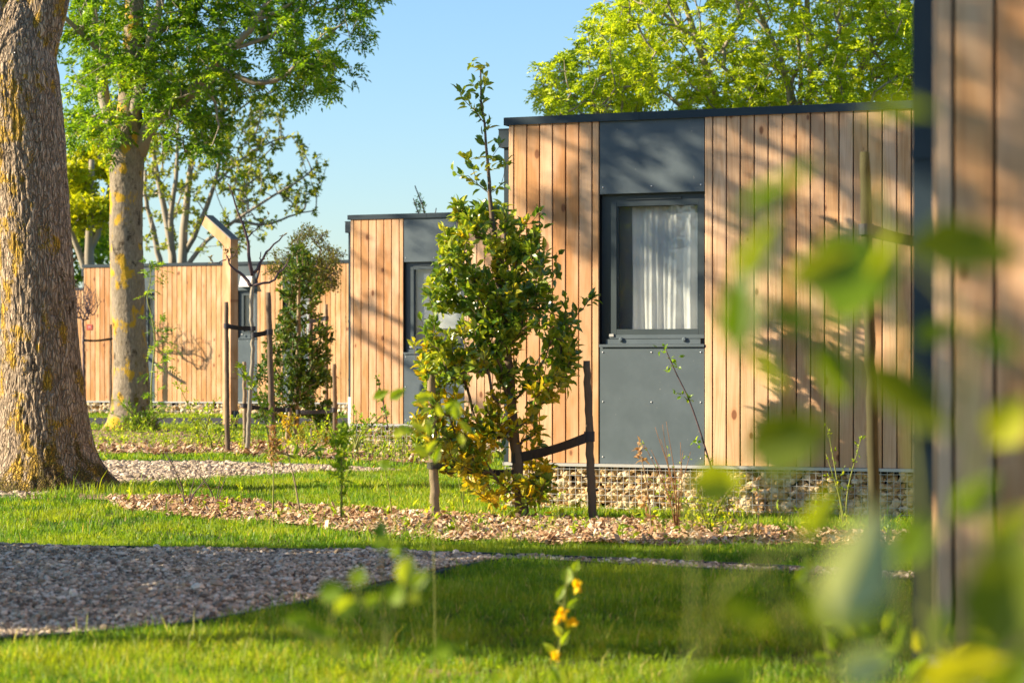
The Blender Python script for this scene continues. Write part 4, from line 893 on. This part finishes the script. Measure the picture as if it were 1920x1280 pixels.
sapling('thin green shoots at the gabion right of the bushy weed', (1585,1000), 200, 'young', D=20.2, n=26, per=3, L=.035, W=.02, spread=.2, nst=3)
sapling('yellow green sapling with drooping leaves left of the leafy young tree', (640,965), 160, 'young', D=15.5, n=30, per=5, L=.055, W=.03, spread=.42, r=2.4)
sapling('dried straw coloured seed head on a green stem beside the far gravel path', (512,955), 150, 'dry', D=19., n=40, per=4, L=.045, W=.018, spread=.22, low=.6, r=2.2)
sapling('dead twig leaning beside the seed head', (562,952), 130, None, D=19., n=6, spread=.3, lean=-30, tw='twig', r=2)
sapling('leggy green weed leaning right of the far gravel path', (735,960), 110, 'young', D=21, n=10, per=3, L=.03, W=.02, spread=.3, lean=-20, r=1.6)
sapling('fine twiggy plant just right of the big trunk', (350,955), 110, 'fine', n=26, per=2, L=.025, W=.014, spread=.55, nst=6, r=1.3, tw='twigd')
sapling('fine twiggy plant in the lawn between big trunk and seed head', (405,950), 100, 'fine', n=14, per=2, L=.02, W=.012, spread=.5, nst=4, r=1.1, tw='twigd')
sapling('upright young shrub in front of the long cabin, left of the lamp post', (378,842), 122, 'young', n=70, per=4, L=.06, W=.035, spread=.5, nst=5, r=1.6)
sapling('low leafy shrub beside the upright young shrub', (402,848), 80, 'young', n=46, per=4, L=.055, W=.03, spread=.6, nst=4, r=1.4)
sapling('feathery fern tuft at the foot of the second trunk', (268,812), 62, 'ash', n=120, per=4, L=.10, W=.02, spread=.9, nst=14, shape='diamond', name='fern', low=.05)
def ashshoot(label, D, pts, tgs, mat='ash', per=3, rach=.2, ll=.075, lw=.028):
    t = thing('sapling', label, 'plant', P(*pts[0], D), 0, 'leafy shoots around the second trunk'); offs(t); m = MB(); q = curve([P(*a, D) for a in pts], 24); m.tube(q, np.linspace(2., .8, 24)*D/FPX, 5)
    tg = np.array([P(*a, D) for a in tgs]); tg[:, 1] += R.normal(0, .15, len(tg)); mc, dr = connect(list(q), None, tg, R, .003, .4, 2, .12, .008); m.add(np.concatenate(mc.v), [np.concatenate(x) for x in mc.f.values()]); m.build('stem', M['stem'], t, True)
    V, F, r = ash_leaves(tg, dr, per, rach, ll, lw, R); nmesh('leaves', V, F, M[mat], t, attrs={'rnd': r})
ashshoot('slender green shoot rising just right of the second trunk', 45.3, [(285,805),(284,720),(290,640),(284,590),(276,560),(283,520),(280,490)],
   [(285,795),(292,770),(282,745),(300,760),(296,735),(302,700),(312,690),(288,690),(308,665),(318,648),(300,640),(290,620),(310,625),(322,622),(315,680),(285,655),(280,700),(283,600),(300,605),(275,555),(284,545),(280,520),(290,505),(300,500),(285,490),(275,495),(272,520),(306,510),(295,525),(312,640)])
D = 34.; t = thing('sapling', 'young maple sapling with bright leaves in front of the short pale stake', 'plant', P(508, 860, D), 0, 'small plants in the mulch beds'); offs(t)
m = MB(); q = curve([P(*a, D) for a in [(508,862),(500,800),(485,750),(465,715),(450,690)]], 20); m.tube(q, np.linspace(2.2, 1, 20)*D/FPX, 5)
tg = np.array([P(*a, D+R.normal(0, .05)) for a in [(447,685),(455,692),(442,698),(462,700),(452,708),(470,712),(476,722),(468,730),(482,740),(490,748),(478,752),(496,762),(500,756),(488,768),(505,775),(510,790),(500,785),(450,678),(512,770),(488,735)]])
mc, dr = connect(list(q), None, tg, R, .002, .3, 2, .1, .006); m.add(np.concatenate(mc.v), [np.concatenate(x) for x in mc.f.values()]); m.build('stem', M['stem'], t, True)
V, F, r = simple_leaves(tg, dr, 4, .085, .08, R, 'maple', .03, .7, .2); nmesh('leaves', V, F, M['young'], t, attrs={'rnd': r})
sapling('curling leafy shoot against the second cabin boards', (728,800), 92, 'ash', D=34.5, n=16, per=3, L=.06, W=.04, spread=.28, lean=-20, r=1.6, tw='twigd')
sapling('small dark leafed shrub at the second cabin gabion', (668,838), 70, 'ash', D=33, n=40, per=4, L=.05, W=.03, spread=.9, nst=5)
sapling('yellow green weeds before the second cabin gabion', (640,868), 100, 'young', D=30, n=36, per=4, L=.05, W=.03, spread=.5, nst=4)
for i, (bx, by, hpx, n, sp) in enumerate([(690,862,60,20,.8),(760,868,70,22,.7),(840,880,60,18,.7),(870,960,90,10,.4),(1040,985,60,8,.5),(940,985,50,8,.6),(1240,1008,60,8,.6),(1420,1012,110,8,.3)]):
    sapling(['small weed left of centre by the second gabion','small weed under the pale stake side of the bed','low weed at the end of the far gravel path','thin weed between pale stake and leafy young tree','thin weed at the foot of the dark stake','tiny weed at the foot of the leafy young tree','tiny weed below the brown withered shoot','single dark stalk in the mulch right of the bushy weed'][i], (bx, by), hpx, 'young' if i < 7 else 'dry', n=n, per=3, L=.04, W=.022, spread=sp, nst=2 if i < 7 else 1, r=1.4, tw='stem' if i < 7 else 'twigd')
# broad leafed dark weed in bed 2
sapling('broad leaved dark weed low in the far mulch', (560,862), 22, 'laurel', n=14, per=2, L=.22, W=.07, spread=2.5, nst=3)

# ------------------------------------------------------------------ foreground, out of focus plants
def leafat(L, mat, root, D0):
    pos, dr, up, le, wi = [], [], [], [], []
    for (cx, cy, lp, wp, ang, D) in L:
        if D < 3.1: D = D*.9
        k = FPX/D; a = math.radians(ang); d = np.array([math.cos(a), R.uniform(-.25, .25), math.sin(a)]); c = P(cx, cy, D); pos.append(c-d*lp/k/2); dr.append(d)
        up.append(np.array([R.uniform(-.3, .3), -1, R.uniform(-.2, .5)])); le.append(lp/k); wi.append(wp/k)
    V, F, r = leaves(np.array(pos), np.array(dr), np.array(up), np.array(le), np.array(wi), 'ovate'); nmesh('leaves', V, F, M[mat], root, attrs={'rnd': r}); return np.array(pos)
fs = thing('foreground_shrub', 'large blurred foreground shrub leaves hanging over the near cabin corner', 'shrub', (.42, 1.9, 0)); offs(fs)
p1 = leafat([(1810,470,250,120,-4,1.9),(1890,1100,260,190,80,1.7),(1480,822,180,140,15,2.1),(1700,745,260,90,-38,1.9),(1540,500,170,70,25,2.0)], 'olive', fs, 2)
p2 = leafat([(1600,515,200,190,10,2.2),(1850,1210,110,70,20,2.4),(1900,1262,130,90,60,2.3),(1760,1180,100,60,70,2.5),(1540,960,120,60,60,2.4),(1385,575,190,75,85,2.2),(1580,1150,200,80,-15,2.0),(1710,1010,120,80,60,2.2),(1690,210,150,40,5,1.8),(1460,350,180,50,30,2.0),(1870,640,120,60,-30,1.9),(1420,470,160,60,60,2.2),(1560,700,160,60,-60,2.2),(1400,1150,130,60,-30,2.4),(1830,930,120,70,40,2.2),(1500,600,150,50,-20,2.1),(1350,1270,160,80,10,2.5)], 'fgl', fs, 2)
p3 = leafat([(1870,1175,130,80,10,2.4),(1345,905,110,90,0,3.0),(1890,790,110,90,60,2.3),(1800,1262,200,90,12,2.2),(1900,985,120,60,40,2.),(1600,560,120,90,40,2.3),(1660,480,150,40,70,2.2),(1440,690,120,40,-50,2.4),(1760,620,100,50,20,2.2)], 'yellow', fs, 2)
p4 = leafat([(1605,1055,250,150,68,1.7),(1625,1245,130,80,15,2.2),(1915,1150,90,100,80,2.0)], 'pale', fs, 2)
tg = np.concatenate([p1, p2, p3, p4]); q = curve([(.46, 2.0, 0), (.40, 2.0, .55), (.36, 2.0, 1.0), (.33, 2.0, 1.3), (.30, 2., 1.5)], 16); q2 = curve([(.46, 2.0, 0), (.46, 1.9, .6), (.44, 1.9, 1.1), (.42, 1.9, 1.45)], 14)
m = MB(); m.tube(q, np.linspace(.006, .002, 16), 6); m.tube(q2, np.linspace(.006, .002, 14), 6); mc, dr = connect(list(q)+list(q2), None, tg, R, .0012, .5, 3, .1, .003); m.add(np.concatenate(mc.v), [np.concatenate(x) for x in mc.f.values()]); m.build('stems', M['stem'], fs, True)
def fgplant(label, D, pts, Ls, mat, r=.003, extra=None, name='foreground_sapling'):
    t = thing(name, label, 'plant', P(*pts[0], D)); offs(t); q = curve([P(*a, D) for a in pts], 24); m = MB(); m.tube(q, np.linspace(r, r*.5, 24), 6)
    p = leafat([(a, b, c, d, e, D+R.uniform(-.05, .05)) for a, b, c, d, e in Ls], mat, t, D); mc, _ = connect(list(q), None, p, R, r*.4, .4, 3, .1, r*.7); m.add(np.concatenate(mc.v), [np.concatenate(x) for x in mc.f.values()]); m.build('stem', M['stem'], t, True); return t
yb = lambda D: HZ+EYE*FPX/D
fgplant('blurred sapling with small pale leaves at the bottom left of centre', 4.2, [(700,yb(4.2)),(705,1290),(735,1160),(752,1100),(765,1045)], [(762,1068,58,44,80),(742,1112,46,40,60),(650,1136,52,46,30),(625,1108,60,46,10),(672,1080,40,36,80),(700,1125,40,24,20),(640,1215,40,30,60),(835,1220,60,36,10),(790,1085,50,22,50),(560,1160,60,26,10),(600,1180,70,30,-20),(745,1030,36,26,90),(780,1120,30,24,0)], 'young')
fl = fgplant('blurred flower stem with orange yellow blossoms at bottom centre', 8.9, [(1035,yb(8.9)),(1042,1290),(1050,1200),(1058,1130),(1064,1070)], [(1064,1078,34,26,85),(1052,1110,36,16,60),(1074,1130,30,14,40),(1045,1180,34,16,120),(1060,1195,34,14,60),(1040,1262,40,18,110),(1030,1215,34,16,140),(1080,1060,24,18,70)], 'young', .004)
for (cx, cy, s) in [(1082,1098,28),(1054,1150,28),(1072,1168,26),(1044,1162,20),(1042,1230,24)]:
    D = 8.9; c = P(cx, cy, D); n = 14; dirs = nrm(R.normal(0, 1, (n, 3))+[0, -.6, .3]); V, F, r = leaves(np.repeat(c[None], n, 0), dirs, R.normal(0, 1, (n, 3)), s/2*D/FPX*1.15, s/2*D/FPX*.9, 'ovate'); nmesh('blossom', V, F, M['petal'], fl, attrs={'rnd': r})
fgplant('blurred thin stem with tiny leaves left of the near cabin', 6., [(1575,yb(6.)),(1562,1290),(1545,1180),(1520,1080),(1505,1030)], [(1503,1075,40,22,60),(1515,1055,36,20,110),(1530,1120,40,20,30),(1555,1200,40,22,120),(1560,1165,36,20,30),(1540,1230,40,20,0),(1575,1250,44,22,60),(1512,1100,40,18,150)], 'young', .005)
fgplant('blurred leafy weed rising along the near gabion', 5., [(1800,yb(5.)),(1795,1300),(1790,1200),(1778,1190)], [(1782,1190,50,24,80),(1800,1220,60,26,40),(1770,1230,50,24,120),(1840,1240,70,34,20),(1740,1260,70,30,150),(1860,1265,70,34,60),(1720,1200,50,24,100)], 'yellow', .004)
fgplant('single dark blurred leaf shoot over the mulch strip', 5.4, [(722,yb(5.4)),(722,1290),(718,1100),(714,1000)], [(714,992,40,30,85),(722,1015,30,18,40),(708,1020,26,16,130)], 'ash', .002)

D = 9.; L_ = []
for i in range(17):
    a = R.uniform(-1, 1); b = R.uniform(-1, 1); L_.append((800+a*85, 800+b*75, R.uniform(24, 40), R.uniform(14, 24), R.uniform(0, 180)))
fgplant('blurred yellow green bush standing before the left side of the leafy young tree', 9., [(812,yb(9.)),(816,1200),(812,1000),(805,860),(800,770)], L_, 'young', .003)
fgplant('blurred green shoots at the bottom right before the near gabion', 4.4, [(1690,yb(4.4)),(1680,1300),(1640,1200),(1600,1130)], [(1600,1130,60,30,60),(1625,1180,60,30,110),(1660,1230,70,36,30),(1690,1190,60,30,80),(1640,1260,70,36,10),(1580,1180,50,26,140),(1720,1250,70,30,45),(1670,1160,50,26,70)], 'young', .004)
# tree hidden behind the near cabin edge, held by the tall blurred stake
plant('young_tree', 'slim young tree tied to the tall blurred stake, behind the near cabin edge', 'tree', 14.8, [(1760,1100),(1762,900),(1758,600),(1764,300),(1770,0)], [7,6,5,4,2], [(1720,100),(1840,100),(1850,350),(1730,350)], .3, 40, slv(4, .07, .04, 'ash'), None)

# ------------------------------------------------------------------ trees left of the frame that cast the long shadows
def shadetree(label, base, zc, rad, n, L, seed, thr, limbs_=5, per=10, r=.16, lean=(0, 0), cl=.9):
    x, y = base; t = thing('shade_tree', label, 'tree', (x, y, 0), 0, 'trees left of the frame'); offs(t); m = MB(); rr = np.random.default_rng(seed)
    top = np.array([x+lean[0], y+lean[1], zc+rad[2]*.6]); q = curve([(x, y, -.1), (x+lean[0]*.2, y+lean[1]*.2, zc-rad[2]*.9), top], 18); m.tube(q, np.linspace(r, r*.25, 18), 10); nodes = list(q[5:])
    for k in range(limbs_):
        a = rr.uniform(0, 6.28); s = q[rr.integers(6, 14)]; e = np.array([x+lean[0]+math.cos(a)*rad[0]*.8, y+lean[1]+math.sin(a)*rad[1]*.8, zc+rr.uniform(-.3, .7)*rad[2]])
        w = curve([s, (s+e)/2+[0, 0, -.15], e], 12); m.tube(w, np.linspace(r*.45, r*.12, 12), 7); nodes += list(w)
    pts = rr.normal(0, 1, (n*4, 3)); pts = nrm(pts)*rr.random((n*4, 1))**.4*np.array(rad)+[x+lean[0], y+lean[1], zc]; k = fbm(pts*cl, 2, seed) > thr; pts = pts[k][:n]
    mc, dr = connect(nodes, None, pts, rr, .006, .35, 3, .12, .04); m.add(np.concatenate(mc.v), [np.concatenate(v) for v in mc.f.values()]); m.build('branches', M['twigg'], t, True)
    V, F, r_ = simple_leaves(pts, dr, per, L, L*.5, rr, 'ovate', L, .9); nmesh('foliage', V, F, M['ash'], t, attrs={'rnd': r_})
shadetree('broad shrubby tree nearest left of the gravel path', (-8.5, 12.9), 3.0, (1.8, 1.3, 2.7), 1500, .13, 1, -.4)
shadetree('broad shrubby tree in the middle left of the gravel path', (-8.6, 14.6), 3.1, (1.8, 1.2, 2.8), 900, .12, 2, -.12)
shadetree('tall tree nearest left of the front lawn', (-8.6, 11.2), 4.9, (1.7, 1.25, 1.9), 800, .13, 9, -.3)
shadetree('broad shrubby tree farthest left of the gravel path', (-8.6, 16.0), 2.9, (1.8, 1.1, 2.7), 1000, .12, 3, -.2)
shadetree('high crowned tree level with the curtained cabin', (-7.9, 17.0), 7.75, (2.3, 1.6, 1.65), 500, .12, 4, .24, 10, 10, .2, (0, 3.8), 1.3)
shadetree('high crowned tree level with the second cabin', (-12.5, 33.), 7.6, (2.4, 3., 2.0), 260, .11, 5, -.05, 9, 8, .15, (0, 2.6))
shadetree('high crowned tree level with the near cabin corner', (-7.5, 4.5), 5.0, (1.8, 2.2, 2.1), 1300, .11, 6, -.12, 10, 9, .14, (0, 1.8))
for o in bpy.data.objects:
    if '_off' in o: del o['_off']
